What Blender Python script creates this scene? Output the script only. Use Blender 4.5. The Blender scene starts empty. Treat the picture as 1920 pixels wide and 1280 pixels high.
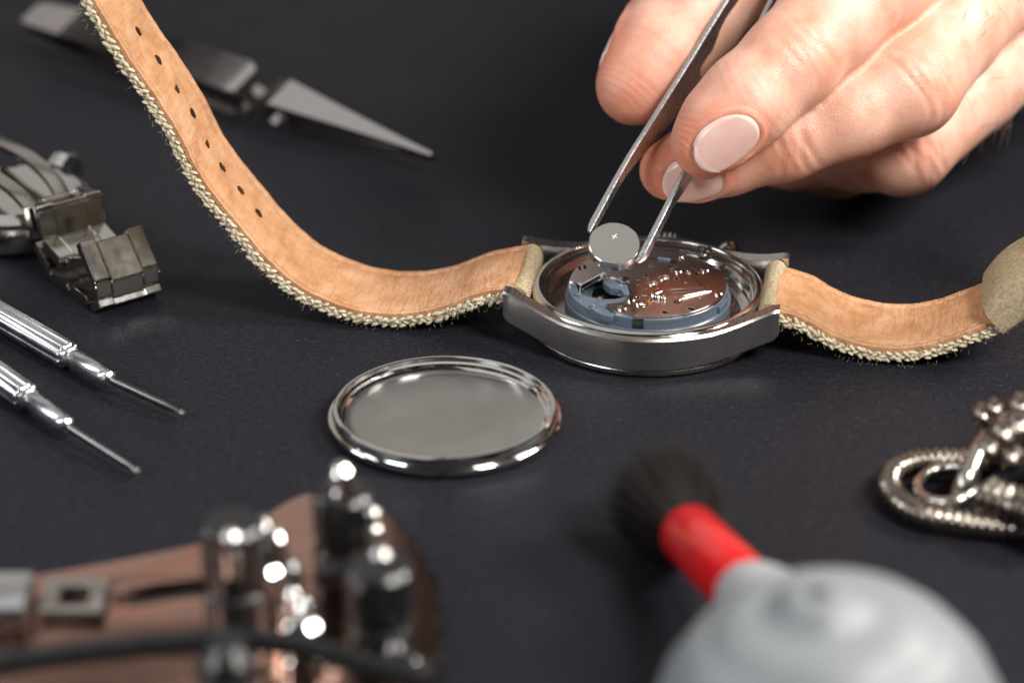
import bpy, bmesh, math, random
import numpy as np
from mathutils import Vector, Matrix
from mathutils.geometry import tessellate_polygon

# ------------------------------------------------------------------ camera, world, lights, exposure
S = 0.001                                   # everything below is written in millimetres
scn = bpy.context.scene
col = scn.collection
DIST, ELEV, FIELD = 480.0, math.radians(26.5), 168.0
FWD = Vector((0, math.cos(ELEV), -math.sin(ELEV)))
RGT = Vector((1, 0, 0))
UPV = Vector((0, math.sin(ELEV), math.cos(ELEV)))
EYE = -FWD * DIST
cd = bpy.data.cameras.new('camera'); cam = bpy.data.objects.new('camera', cd); col.objects.link(cam)
cam.location = EYE * S
cam.rotation_euler = (math.pi / 2 - ELEV, 0, 0)
cd.sensor_width = 36.0; cd.sensor_fit = 'HORIZONTAL'
cd.lens = 36.0 * DIST / FIELD
cd.clip_start = 0.01; cd.clip_end = 20
cd.dof.use_dof = True; cd.dof.focus_distance = 0.476; cd.dof.aperture_fstop = 10.5
scn.camera = cam

world = bpy.data.worlds.new('World'); scn.world = world; world.use_nodes = True
bg = world.node_tree.nodes['Background']
bg.inputs[0].default_value = (1.0, 0.95, 0.92, 1); bg.inputs[1].default_value = 0.03

def area(name, loc, target, size, power, color=(1, 1, 1), size_y=None):
    l = bpy.data.lights.new(name, 'AREA'); o = bpy.data.objects.new(name, l); col.objects.link(o)
    l.energy = power; l.color = color; l.size = size * S
    if size_y: l.shape = 'RECTANGLE'; l.size_y = size_y * S
    o.location = Vector(loc) * S
    o.rotation_euler = (Vector(target) - Vector(loc)).to_track_quat('-Z', 'Y').to_euler()
    return o
area('key_softbox', (370, 10, 300), (30, 0, 15), 120, 2.4, (1.0, 0.95, 0.89))
area('front_softbox', (215, -230, 320), (20, -20, 10), 115, 2.2, (1.0, 0.96, 0.91))
area('front_left_softbox', (-330, -300, 220), (-40, -30, 10), 140, 0.9, (0.97, 0.98, 1.0))
area('top_softbox', (-140, 225, 540), (-100, 150, 0), 560, 0.58, (1.0, 0.98, 0.96))
area('left_strip', (-390, 20, 270), (-20, 0, 0), 90, 0.6, (0.94, 0.97, 1.0), 280)
area('added_reflection_panel', (-290, 760, 330), (0, 0, 60), 680, 0.42, (1.0, 0.93, 0.88), 420)  # added glowing panel out of view, mirrored as grey in the metal

scn.view_settings.view_transform = 'Standard'; scn.view_settings.look = 'None'
scn.view_settings.exposure = 0.0; scn.view_settings.gamma = 1.0
scn.view_settings.use_curve_mapping = False
scn.render.engine = 'CYCLES'
scn.cycles.use_denoising = True
scn.cycles.max_bounces = 10; scn.cycles.glossy_bounces = 6; scn.cycles.sample_clamp_indirect = 4.0
scn.cycles.blur_glossy = 0.3

# ------------------------------------------------------------------ measuring helpers
def ray(px, py):
    k = FIELD / 1920.0 / DIST
    return (FWD + RGT * ((px - 960) * k) + UPV * ((640 - py) * k))
def on_z(px, py, z=0.0):                    # the point at height z seen there
    d = ray(px, py); t = (z - EYE.z) / d.z
    return EYE + d * t
def deep(px, py, t):                        # the point t mm beyond the plane of focus
    return EYE + ray(px, py) * (DIST + t)
def on_wall(px, py, p0, axis):              # hit a vertical plane through p0 along axis -> (along, height)
    n = Vector((-axis.y, axis.x, 0)); d = ray(px, py)
    t = (p0 - EYE).dot(n) / d.dot(n)
    q = EYE + d * t
    return (q - p0).dot(axis), q.z

# ------------------------------------------------------------------ materials
def nodes_of(name):
    m = bpy.data.materials.new(name); m.use_nodes = True
    nt = m.node_tree; b = nt.nodes['Principled BSDF']
    return m, nt, b
def N(nt, kind, **kw):
    n = nt.nodes.new(kind)
    for k, v in kw.items():
        if k.startswith('i_'):
            key = k[2:].replace('_', ' ')
            n.inputs[key].default_value = v
        else: setattr(n, k, v)
    return n
def coords(nt, scale=(1, 1, 1), rot=(0, 0, 0)):
    tc = N(nt, 'ShaderNodeTexCoord'); mp = N(nt, 'ShaderNodeMapping')
    mp.inputs['Scale'].default_value = [s * 1000 for s in scale]; mp.inputs['Rotation'].default_value = rot
    nt.links.new(tc.outputs['Object'], mp.inputs['Vector'])
    return mp.outputs['Vector']
def ramp(nt, fac, stops):
    r = N(nt, 'ShaderNodeValToRGB'); e = r.color_ramp.elements
    while len(e) < len(stops): e.new(0.5)
    for el, (p, c) in zip(e, stops): el.position = p; el.color = (*c, 1)
    nt.links.new(fac, r.inputs['Fac']); return r.outputs['Color']
def maprange(nt, fac, a, b, lo, hi):
    m = N(nt, 'ShaderNodeMapRange'); nt.links.new(fac, m.inputs['Value'])
    for k, v in zip(('From Min', 'From Max', 'To Min', 'To Max'), (a, b, lo, hi)): m.inputs[k].default_value = v
    return m.outputs['Result']
def bump(nt, b, height, dist, strength=1.0, prev=None):
    n = N(nt, 'ShaderNodeBump'); n.inputs['Distance'].default_value = dist * S; n.inputs['Strength'].default_value = strength
    nt.links.new(height, n.inputs['Height'])
    if prev: nt.links.new(prev, n.inputs['Normal'])
    nt.links.new(n.outputs['Normal'], b.inputs['Normal']); return n.outputs['Normal']
def noise(nt, vec, scale, detail=3, rough=0.55, dist=0.0):
    n = N(nt, 'ShaderNodeTexNoise'); nt.links.new(vec, n.inputs['Vector'])
    for k, v in (('Scale', scale), ('Detail', detail), ('Roughness', rough), ('Distortion', dist)): n.inputs[k].default_value = v
    return n.outputs['Fac']

def metal(name, color, rough, grain=None, grain_amp=0.01, spread=0.08, smudge=0.25, tint=None):
    m, nt, b = nodes_of(name)
    b.inputs['Metallic'].default_value = 1.0
    sm = noise(nt, coords(nt), smudge, 4, 0.6, 0.6)
    c = ramp(nt, sm, [(0.3, [x * 0.86 for x in color]), (0.7, tint or color)])
    nt.links.new(c, b.inputs['Base Color'])
    if grain:
        g = noise(nt, coords(nt, grain), 1.0, 4, 0.7)
        r = maprange(nt, g, 0.3, 0.7, max(rough - spread, 0.02), rough + spread)
        nt.links.new(r, b.inputs['Roughness'])
        bump(nt, b, g, grain_amp)
    else:
        r = maprange(nt, sm, 0.3, 0.75, max(rough - spread, 0.02), rough + spread)
        nt.links.new(r, b.inputs['Roughness'])
        g = noise(nt, coords(nt), 3.0, 3)
        bump(nt, b, g, grain_amp)
    return m
def plastic(name, color, rough, amp=0.02, sc=2.0, spec=0.5, var=0.8, coat=0.0):
    m, nt, b = nodes_of(name)
    sm = noise(nt, coords(nt), 0.12 * sc, 5, 0.6)
    c = ramp(nt, sm, [(0.3, [x * var for x in color]), (0.7, color)])
    nt.links.new(c, b.inputs['Base Color'])
    r = maprange(nt, sm, 0.3, 0.7, rough * 0.85, rough * 1.15); nt.links.new(r, b.inputs['Roughness'])
    b.inputs['Specular IOR Level'].default_value = spec; b.inputs['Coat Weight'].default_value = coat
    bump(nt, b, noise(nt, coords(nt), sc, 4), amp)
    return m

M = {}
M['steel_brushed'] = metal('steel_brushed', (0.62, 0.60, 0.575), 0.30, (0.08, 0.08, 14.0), 0.0016, 0.06)
M['steel_satin'] = metal('steel_satin', (0.56, 0.54, 0.51), 0.27, None, 0.002, 0.06)
M['steel_polished'] = metal('steel_polished', (0.66, 0.64, 0.61), 0.13, None, 0.0015, 0.05)
M['steel_bright'] = metal('steel_bright', (0.74, 0.73, 0.71), 0.10, None, 0.001, 0.04)
M['steel_warm'] = metal('steel_warm', (0.50, 0.47, 0.43), 0.24, (6.0, 0.3, 0.3), 0.003, 0.06)
def clean(name, color, rough):
    m, nt, b = nodes_of(name); b.inputs['Metallic'].default_value = 1.0; b.inputs['Base Color'].default_value = (*color, 1)
    g = noise(nt, coords(nt), 0.5, 4); nt.links.new(maprange(nt, g, 0.3, 0.7, rough * 0.85, rough * 1.15), b.inputs['Roughness']); return m
M['steel_clean'] = clean('steel_clean', (0.52, 0.49, 0.48), 0.10)
M['steel_link'] = clean('steel_link', (0.56, 0.53, 0.48), 0.17)
M['steel_cell'] = clean('steel_cell', (0.62, 0.60, 0.56), 0.22)
M['chrome'] = metal('chrome', (0.78, 0.77, 0.75), 0.07, None, 0.001, 0.03)
M['plate_mirror'] = metal('plate_mirror', (0.70, 0.58, 0.54), 0.19, None, 0.0006, 0.03, 0.12)  # warm tint puts the hand's brown reflection into the plate colour
M['plate_skin_reflection'] = metal('plate_skin_reflection', (0.56, 0.33, 0.26), 0.17, (0.15, 3.0, 0.5), 0.004, 0.07)  # copper colour paints a reflection of skin onto the steel wrench plate
M['dark_steel'] = metal('dark_steel', (0.20, 0.20, 0.20), 0.25, None, 0.002)
M['aluminium'] = metal('aluminium', (0.70, 0.71, 0.73), 0.26, None, 0.003, 0.06)
M['chain_steel'] = metal('chain_steel', (0.27, 0.235, 0.20), 0.27, None, 0.006, 0.08, 0.5)
M['lid_floor'] = metal('lid_floor', (0.55, 0.53, 0.51), 0.24, None, 0.0004, 0.05, 0.10, (0.60, 0.58, 0.56))
def turned(m):
    nt = m.node_tree; b = nt.nodes['Principled BSDF']; tc = N(nt, 'ShaderNodeTexCoord'); ln = N(nt, 'ShaderNodeVectorMath', operation='LENGTH')
    nt.links.new(tc.outputs['Object'], ln.inputs[0]); cx = N(nt, 'ShaderNodeCombineXYZ'); nt.links.new(ln.outputs['Value'], cx.inputs[0])
    g = noise(nt, cx.outputs[0], 6000, 3, 0.7); bump(nt, b, g, 0.0025, 0.8)
turned(M['lid_floor'])
M['blue_plastic'] = plastic('blue_plastic', (0.095, 0.122, 0.158), 0.24, 0.008, 1.0, 0.5, 0.9)
M['black_plastic'] = plastic('black_plastic', (0.012, 0.012, 0.013), 0.28, 0.01, 1.0, 0.5)
M['dark_hole'] = plastic('dark_hole', (0.006, 0.005, 0.005), 0.6, 0.01, 1.0, 0.2)
M['leather_hole'] = plastic('leather_hole', (0.05, 0.022, 0.008), 0.85, 0.05, 3.0, 0.2, 0.3)
M['rubber_grey'] = plastic('rubber_grey', (0.205, 0.22, 0.23), 0.46, 0.02, 0.7, 0.4, 0.93)
M['nozzle_white'] = plastic('nozzle_white', (0.36, 0.38, 0.39), 0.34, 0.01, 0.7, 0.5, 0.95)
M['ferrule_red'] = plastic('ferrule_red', (0.52, 0.007, 0.010), 0.22, 0.008, 0.7, 0.5, 0.9, 0.3)
M['bristle'] = plastic('bristle', (0.018, 0.015, 0.014), 0.42, 0.0, 1.0, 0.25)
M['gasket'] = plastic('gasket', (0.05, 0.05, 0.05), 0.5)
M['jewel'] = metal('jewel', (0.85, 0.80, 0.74), 0.06, None, 0.0005, 0.02)
M['brass'] = metal('brass', (0.70, 0.46, 0.14), 0.2, None, 0.001, 0.04)
M['thread'] = plastic('thread', (0.60, 0.40, 0.27), 0.8, 0.05, 5.0, 0.2)
M['canvas_yarn'] = plastic('canvas_yarn', (0.76, 0.66, 0.48), 0.9, 0.12, 6.0, 0.15, 0.62)
M['fuzz'] = plastic('fuzz', (0.60, 0.50, 0.34), 0.8, 0.0, 1.0, 0.2)
M['hair'] = plastic('hair', (0.16, 0.085, 0.045), 0.45, 0.0, 1.0, 0.4)

def make_table():
    m, nt, b = nodes_of('table_card')
    v = coords(nt)
    fine = noise(nt, v, 2.6, 4, 0.7); big = noise(nt, v, 0.02, 4, 0.6)
    vf = coords(nt, (0.9, 1.9, 1.0), (0, 0, 0.5)); fib = noise(nt, vf, 1.0, 3, 0.7, 0.8)
    add = N(nt, 'ShaderNodeMath', operation='ADD'); nt.links.new(fine, add.inputs[0]); nt.links.new(fib, add.inputs[1])
    c = ramp(nt, maprange(nt, add.outputs[0], 0.65, 1.35, 0, 1), [(0.0, (0.0075, 0.0076, 0.0098)), (0.65, (0.0158, 0.0157, 0.0205)), (1.0, (0.050, 0.049, 0.057))])
    nt.links.new(c, b.inputs['Base Color'])
    nt.links.new(maprange(nt, big, 0.3, 0.7, 0.40, 0.52), b.inputs['Roughness'])
    b.inputs['Specular IOR Level'].default_value = 0.07
    bump(nt, b, add.outputs[0], 0.09, 0.8)
    return m
M['table_card'] = make_table()

def make_leather():
    m, nt, b = nodes_of('tan_leather')
    v = coords(nt)
    mott = noise(nt, v, 0.22, 5, 0.62, 0.4); fine = noise(nt, v, 2.4, 4, 0.65)
    c = ramp(nt, mott, [(0.25, (0.37, 0.165, 0.072)), (0.5, (0.50, 0.262, 0.132)), (0.75, (0.61, 0.37, 0.215))])
    nt.links.new(c, b.inputs['Base Color'])
    nt.links.new(maprange(nt, fine, 0.3, 0.7, 0.42, 0.62), b.inputs['Roughness'])
    b.inputs['Specular IOR Level'].default_value = 0.35
    n1 = bump(nt, b, fine, 0.06, 0.8)
    vw = coords(nt, (0.75, 0.16, 0.75), (0, 0, 0.25)); wr = noise(nt, vw, 1.0, 4, 0.6, 1.2)
    bump(nt, b, maprange(nt, wr, 0.35, 0.7, 0, 1), 0.22, 0.8, n1)
    return m
M['tan_leather'] = make_leather()

def make_canvas():
    m, nt, b = nodes_of('canvas')
    v = coords(nt)
    wx = N(nt, 'ShaderNodeTexWave', wave_type='BANDS', bands_direction='X'); wy = N(nt, 'ShaderNodeTexWave', wave_type='BANDS', bands_direction='X')
    for w, rt in ((wx, (0.3, 0.75, 0.75)), (wy, (-0.6, 0.7, -0.8))):
        nt.links.new(coords(nt, (1, 1, 1), rt), w.inputs['Vector']); w.inputs['Scale'].default_value = 0.95; w.inputs['Distortion'].default_value = 1.2; w.inputs['Detail'].default_value = 2
    mx = N(nt, 'ShaderNodeMath', operation='MULTIPLY'); nt.links.new(wx.outputs['Fac'], mx.inputs[0]); nt.links.new(wy.outputs['Fac'], mx.inputs[1])
    sp = noise(nt, v, 1.6, 4, 0.7)
    c = ramp(nt, sp, [(0.3, (0.30, 0.23, 0.135)), (0.55, (0.48, 0.39, 0.25)), (0.8, (0.62, 0.53, 0.37))])
    nt.links.new(c, b.inputs['Base Color']); b.inputs['Roughness'].default_value = 0.9
    b.inputs['Specular IOR Level'].default_value = 0.15
    n1 = bump(nt, b, mx.outputs[0], 0.32, 0.9); bump(nt, b, sp, 0.12, 0.8, n1)
    return m
M['canvas'] = make_canvas()

def make_skin():
    m, nt, b = nodes_of('skin')
    v = coords(nt)
    at = N(nt, 'ShaderNodeAttribute', attribute_name='flush'); pad = N(nt, 'ShaderNodeAttribute', attribute_name='pad')
    mott = noise(nt, v, 0.16, 4, 0.6); fine = noise(nt, v, 1.1, 4, 0.6)
    base = ramp(nt, mott, [(0.28, (0.57, 0.275, 0.19)), (0.5, (0.66, 0.375, 0.28)), (0.72, (0.72, 0.455, 0.365))])
    mix = N(nt, 'ShaderNodeMix', data_type='RGBA'); nt.links.new(at.outputs['Fac'], mix.inputs['Factor'])
    nt.links.new(base, mix.inputs[6]); mix.inputs[7].default_value = (0.62, 0.19, 0.105, 1)
    nt.links.new(mix.outputs[2], b.inputs['Base Color'])
    b.inputs['Subsurface Weight'].default_value = 0.35
    b.inputs['Subsurface Radius'].default_value = (1.0, 0.32, 0.16); b.inputs['Subsurface Scale'].default_value = 0.0022
    nt.links.new(maprange(nt, fine, 0.3, 0.7, 0.36, 0.52), b.inputs['Roughness'])
    b.inputs['Specular IOR Level'].default_value = 0.45
    vo = N(nt, 'ShaderNodeTexVoronoi', feature='DISTANCE_TO_EDGE'); nt.links.new(v, vo.inputs['Vector']); vo.inputs['Scale'].default_value = 1.7
    n1 = bump(nt, b, maprange(nt, vo.outputs['Distance'], 0.0, 0.25, 0, 1), 0.040, 0.6)
    n2 = bump(nt, b, fine, 0.05, 0.6, n1)
    # friction ridges on the finger pads
    wv = N(nt, 'ShaderNodeTexWave', wave_type='RINGS', rings_direction='SPHERICAL'); 
    pc = N(nt, 'ShaderNodeAttribute', attribute_name='ridge')
    nt.links.new(pc.outputs['Vector'], wv.inputs['Vector']); wv.inputs['Scale'].default_value = 0.62; wv.inputs['Distortion'].default_value = 2.0; wv.inputs['Detail'].default_value = 1.0; wv.inputs['Detail Scale'].default_value = 0.25
    mu = N(nt, 'ShaderNodeMath', operation='MULTIPLY'); nt.links.new(wv.outputs['Fac'], mu.inputs[0]); nt.links.new(pad.outputs['Fac'], mu.inputs[1])
    bump(nt, b, mu.outputs[0], 0.06, 0.8, n2)
    return m
M['skin'] = make_skin()
def make_nail():
    m, nt, b = nodes_of('nail')
    v = coords(nt); n = noise(nt, v, 0.25, 3)
    at = N(nt, 'ShaderNodeAttribute', attribute_name='lunula')
    c = ramp(nt, n, [(0.3, (0.72, 0.44, 0.38)), (0.7, (0.78, 0.53, 0.47))])
    mix = N(nt, 'ShaderNodeMix', data_type='RGBA'); nt.links.new(at.outputs['Fac'], mix.inputs['Factor'])
    nt.links.new(c, mix.inputs[6]); mix.inputs[7].default_value = (0.84, 0.70, 0.62, 1)
    nt.links.new(mix.outputs[2], b.inputs['Base Color'])
    b.inputs['Roughness'].default_value = 0.22; b.inputs['Subsurface Weight'].default_value = 0.25
    b.inputs['Subsurface Radius'].default_value = (1, 0.4, 0.25); b.inputs['Subsurface Scale'].default_value = 0.001
    bump(nt, b, noise(nt, v, 1.2, 3), 0.02, 0.5)
    return m
M['nail'] = make_nail()

# ------------------------------------------------------------------ mesh helpers (mm)
class MB:
    def __init__(self): self.v = []; self.f = []
    def add(self, vs, fs):
        o = len(self.v); self.v += [Vector(p) for p in vs]; self.f += [tuple(i + o for i in f) for f in fs]; return self
    def grid(self, rows, close_u=False, close_v=False, cap=False):
        nu, nv = len(rows), len(rows[0]); vs = [p for r in rows for p in r]; fs = []
        for i in range(nu if close_u else nu - 1):
            for j in range(nv if close_v else nv - 1):
                a, b2 = i, (i + 1) % nu; c, d = j, (j + 1) % nv
                fs.append((a * nv + c, a * nv + d, b2 * nv + d, b2 * nv + c))
        if cap and not close_u:
            fs.append(tuple(range(nv))[::-1]); fs.append(tuple((nu - 1) * nv + j for j in range(nv)))
        return self.add(vs, fs)
    def lathe(self, prof, n=64, org=(0, 0, 0), axis=(0, 0, 1), closed=False, start=0.0, sweep=None, rmod=None):
        org = Vector(org); az = Vector(axis).normalized()
        ax = az.orthogonal().normalized() if abs(az.z) < 0.999 else Vector((1, 0, 0)); ay = az.cross(ax)
        full = sweep is None
        cnt = n if full else n + 1
        rows = []
        for i in range(cnt):
            a = start + (2 * math.pi * i / n if full else sweep * i / n)
            k = rmod(a) if rmod else 1.0
            rows.append([org + (ax * math.cos(a) + ay * math.sin(a)) * (r * k) + az * z for r, z in prof])
        self.grid(rows, close_u=full, close_v=closed, cap=(not full and closed))
        return self
    def tube(self, pts, rad, n=12, cap=True, up=None, closed=False):
        pts = [Vector(p) for p in pts]; rows = []; ref = Vector(up) if up else None
        m = len(pts)
        for i, p in enumerate(pts):
            if closed: t = pts[(i + 1) % m] - pts[i - 1]
            else: t = pts[min(i + 1, m - 1)] - pts[max(i - 1, 0)]
            t.normalize()
            if ref is None: ref = t.orthogonal()
            x = (ref - t * ref.dot(t)).normalized(); y = t.cross(x); ref = x
            r = rad[i] if isinstance(rad, (list, tuple)) else rad
            rx, ry = r if isinstance(r, (list, tuple)) else (r, r)
            rows.append([p + x * (rx * math.cos(2 * math.pi * j / n)) + y * (ry * math.sin(2 * math.pi * j / n)) for j in range(n)])
        return self.grid(rows, close_u=closed, close_v=True, cap=cap and not closed)
    def box(self, c, size, X=(1, 0, 0), Y=(0, 1, 0), Z=None):
        X = Vector(X).normalized(); Y = Vector(Y); Y = (Y - X * Y.dot(X)).normalized(); Z = Vector(Z) if Z else X.cross(Y)
        c = Vector(c); a, b2, d = size[0] / 2, size[1] / 2, size[2] / 2
        vs = [c + X * (a * i) + Y * (b2 * j) + Z * (d * k) for k in (-1, 1) for j in (-1, 1) for i in (-1, 1)]
        return self.add(vs, [(0, 2, 3, 1), (4, 5, 7, 6), (0, 1, 5, 4), (2, 6, 7, 3), (0, 4, 6, 2), (1, 3, 7, 5)])
    def bars(self, pts, w, h, up=(0, 0, 1)):        # a bent flat strip of width w and thickness h
        pts = [Vector(p) for p in pts]; up = Vector(up).normalized(); rows = []
        for i, p in enumerate(pts):
            t = (pts[min(i + 1, len(pts) - 1)] - pts[max(i - 1, 0)]).normalized(); s = t.cross(up).normalized(); u2 = s.cross(t)
            rows.append([p + s * (w / 2) - u2 * (h / 2), p + s * (w / 2) + u2 * (h / 2), p - s * (w / 2) + u2 * (h / 2), p - s * (w / 2) - u2 * (h / 2)])
        return self.grid(rows, close_v=True, cap=True)
    def ell(self, c, X, Y, Z, nu=8, nv=5):
        c = Vector(c); vs = [c + Vector(Z)]; fs = []
        for i in range(1, nv):
            t = math.pi * i / nv
            for j in range(nu):
                a = 2 * math.pi * j / nu
                vs.append(c + Vector(X) * (math.sin(t) * math.cos(a)) + Vector(Y) * (math.sin(t) * math.sin(a)) + Vector(Z) * math.cos(t))
        vs.append(c - Vector(Z)); L = len(vs) - 1
        for j in range(nu):
            k = (j + 1) % nu
            fs.append((0, 1 + j, 1 + k))
            for i in range(nv - 2): fs.append((1 + i * nu + j, 1 + (i + 1) * nu + j, 1 + (i + 1) * nu + k, 1 + i * nu + k))
            fs.append((L, 1 + (nv - 2) * nu + k, 1 + (nv - 2) * nu + j))
        return self.add(vs, fs)
    def plate(self, outer, holes, z0, z1, T=None):   # flat sheet with real holes; outlines are 2D lists
        loops = [[Vector((p[0], p[1], 0)) for p in l] for l in [outer] + list(holes)]
        tris = tessellate_polygon(loops); flat = [p for l in loops for p in l]; n = len(flat)
        vs = [Vector((p.x, p.y, z1)) for p in flat] + [Vector((p.x, p.y, z0)) for p in flat]
        fs = []
        for t in tris:
            a, b2, c = t
            if (flat[b2] - flat[a]).cross(flat[c] - flat[a]).z < 0: t = (a, c, b2)
            fs.append(tuple(t)); fs.append(tuple(i + n for i in reversed(t)))
        o = 0
        for l in loops:
            for i in range(len(l)):
                a, b2 = o + i, o + (i + 1) % len(l); fs.append((a, a + n, b2 + n, b2))
            o += len(l)
        if T: vs = [T @ p for p in vs]
        return self.add(vs, fs)

class Thing:
    def __init__(self, name, label, cat, loc=(0, 0, 0), rz=0.0, group=None):
        o = bpy.data.objects.new(name, None); col.objects.link(o); self.o = o
        o.empty_display_size = 0.01
        o.location = Vector(loc) * S; o.rotation_euler = (0, 0, rz)
        o['label'] = label; o['category'] = cat
        if group: o['group'] = group
        self.m = Matrix.Translation(Vector(loc)) @ Matrix.Rotation(rz, 4, 'Z'); self.inv = self.m.inverted()
    def part(self, name, mb, mat, parent=None, world=False, bevel=0.0, seg=2, angle=32, label=None, kind=None, smooth=True):
        vs = [self.inv @ p for p in mb.v] if world else mb.v
        if getattr(self, 'zm', None): vs = [Vector((p.x, p.y, self.zm(p.z))) for p in vs]
        o = build(name, vs, mb.f, mat, bevel, seg, angle, smooth)
        o.parent = parent or self.o
        if label: o['label'] = label
        if kind: o['kind'] = kind
        return o
    def to_local(self, p): return self.inv @ Vector(p)

def build(name, vs, fs, mat, bevel=0.0, seg=2, angle=32, smooth=True):
    me = bpy.data.meshes.new(name); me.from_pydata([tuple(p * S) for p in vs], [], fs); me.update()
    bm = bmesh.new(); bm.from_mesh(me)
    bmesh.ops.recalc_face_normals(bm, faces=bm.faces)
    if bevel > 0:
        ed = [e for e in bm.edges if len(e.link_faces) == 2 and e.calc_face_angle(0) > math.radians(28)]
        bmesh.ops.bevel(bm, geom=ed, offset=bevel * S, segments=seg, affect='EDGES', profile=0.6, clamp_overlap=True)
    bm.to_mesh(me); bm.free()
    if smooth:
        me.shade_smooth(); me.set_sharp_from_angle(angle=math.radians(angle))
    me.materials.append(mat if not isinstance(mat, str) else M[mat])
    o = bpy.data.objects.new(name, me); col.objects.link(o); return o

def catmull(pts, per=8):
    pts = [Vector(p) for p in pts]; out = []
    for i in range(len(pts) - 1):
        p0 = pts[i - 1] if i else pts[0] * 2 - pts[1]; p1, p2 = pts[i], pts[i + 1]
        p3 = pts[i + 2] if i + 2 < len(pts) else pts[-1] * 2 - pts[-2]
        for k in range(per):
            t = k / per
            out.append(0.5 * ((2 * p1) + (p2 - p0) * t + (2 * p0 - 5 * p1 + 4 * p2 - p3) * t * t + (3 * p1 - p0 - 3 * p2 + p3) * t ** 3))
    out.append(pts[-1]); return out
def resample(pts, step):
    d = [0.0]
    for a, b2 in zip(pts, pts[1:]): d.append(d[-1] + (b2 - a).length)
    n = max(2, int(round(d[-1] / step))); out = []; j = 0
    for i in range(n + 1):
        s = d[-1] * i / n
        while j < len(d) - 2 and d[j + 1] < s: j += 1
        k = (s - d[j]) / max(d[j + 1] - d[j], 1e-9); out.append(pts[j].lerp(pts[j + 1], min(max(k, 0), 1)))
    return out
def circle(c, r, n=16, a0=0.0): return [(c[0] + r * math.cos(a0 + 2 * math.pi * i / n), c[1] + r * math.sin(a0 + 2 * math.pi * i / n)) for i in range(n)]
random.seed(11)

# ------------------------------------------------------------------ table
tm = MB().box((0, 300, -6), (2600, 2200, 12))
tab = build('table', tm.v, tm.f, M['table_card']); tab['kind'] = 'structure'; tab['label'] = 'matte charcoal card table top under the watch parts'

# ------------------------------------------------------------------ the opened wristwatch
wc = on_z(1215, 531, 7.7); wc.z = 0
WR = math.radians(-9.0)
W = Thing('wristwatch', 'opened steel wristwatch lying face down, movement exposed, tan leather and canvas strap', 'watch', wc, WR)
U = Vector((math.cos(WR), math.sin(WR), 0)); Vv = Vector((-math.sin(WR), math.cos(WR), 0))
def zmap(z): return z if z <= 2.5 else (2.5 + (z - 2.5) * 0.12 if z < 5 else z - 2.2)
def wl(px, py, z): p = W.to_local(on_z(px, py, zmap(z))); p.z = z; return p
def z5(zx, zy, z=8.9): return wl(1020 + zx / 4.8, 420 + zy / 4.8, z)

W.zm = zmap
# bezel and crystal underneath
W.part('bezel', MB().lathe([(0, 0.15), (17.0, 0.15), (18.0, 0.0), (18.9, 0.15), (19.4, 0.5), (19.5, 1.2), (19.3, 1.6), (15, 1.6)], 128), 'steel_satin')
# case body, ring, threads and inner floor in one turned piece
W.part('case_body', MB().lathe([(14.0, 1.5), (19.0, 1.5), (19.2, 1.8), (19.2, 7.6), (19.25, 8.2), (19.25, 9.0), (18.95, 9.6), (18.5, 9.85), (18.0, 9.9),
      (17.85, 9.75), (17.8, 9.2), (17.45, 9.1), (17.35, 8.5), (17.1, 8.35), (17.25, 8.1), (17.05, 7.9), (17.2, 7.6), (17.0, 7.4), (17.15, 7.1), (16.95, 6.9), (16.9, 5.6), (16.2, 5.2), (12, 5.0)], 160), 'steel_polished', angle=40)
# the two flanks that run out into the lugs
def flank(sg):
    rows = []; nn = 90; E = 22.4
    for i in range(nn + 1):
        u = -E + 2 * E * i / nn; a = abs(u)
        vo = 20.1 - 0.030 * u * u + 2.55e-5 * u ** 4; vi = 8.85 if a > 17.4 else max(8.85, math.sqrt(max(19.0 ** 2 - u * u, 0)))
        k = max(0, (a - 8) / (E - 8)); k2 = max(0, (a - 11.5) / (E - 11.5)); top = 7.2 + 2.8 * k2 ** 1.5; bot = 1.45 + 3.1 * k ** 1.7
        if a > E - 1.2: e = (a - E + 1.2) / 1.2; vo -= 0.25 * e * e; bot += 0.6 * e * e; top -= 0.25 * e * e
        v0 = max(8.85, min(vi, vo - 0.3)) if a < 15 else max(8.85, vo - 2.9)
        v0 = min(v0, vo - 0.3)
        c = 0.35
        rows.append([Vector((u, sg * p, q)) for p, q in ((v0, bot), (vo - c, bot), (vo, bot + c), (vo, top - c), (vo - c, top), (v0, top))])
    return MB().grid(rows, close_v=True, cap=True)
W.zm = None
for sg in (-1, 1): W.part('case_flank', flank(sg), 'steel_brushed', angle=25)
W.zm = zmap
# spring bars with the rolled canvas around them
for sx in (-1, 1):
    W.part('spring_bar', MB().tube([(sx * 20.2, -9.4, 8.2), (sx * 20.2, 9.4, 8.2)], 0.7, 12), 'steel_polished')
# crown and pushers on the far flank
def knob(u, r, ln, mat, name, ribs=0):
    rm = (lambda a: 1 + 0.05 * math.cos(a * ribs)) if ribs else None
    o = Vector((u, 19.6, 5.6))
    W.part(name, MB().lathe([(0, 0), (r * 0.5, 0), (r * 0.5, 1.4), (r * 0.92, 1.5), (r, 1.8), (r, ln - 0.4), (r * 0.85, ln), (0, ln)], 72 if ribs else 32, o, (0, 1, 0), rmod=rm), mat, angle=50)
knob(0.5, 3.0, 5.6, 'steel_polished', 'crown', 24)
knob(-10.5, 2.0, 4.8, 'steel_polished', 'pusher'); knob(11.2, 2.0, 4.8, 'steel_polished', 'pusher')

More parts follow.
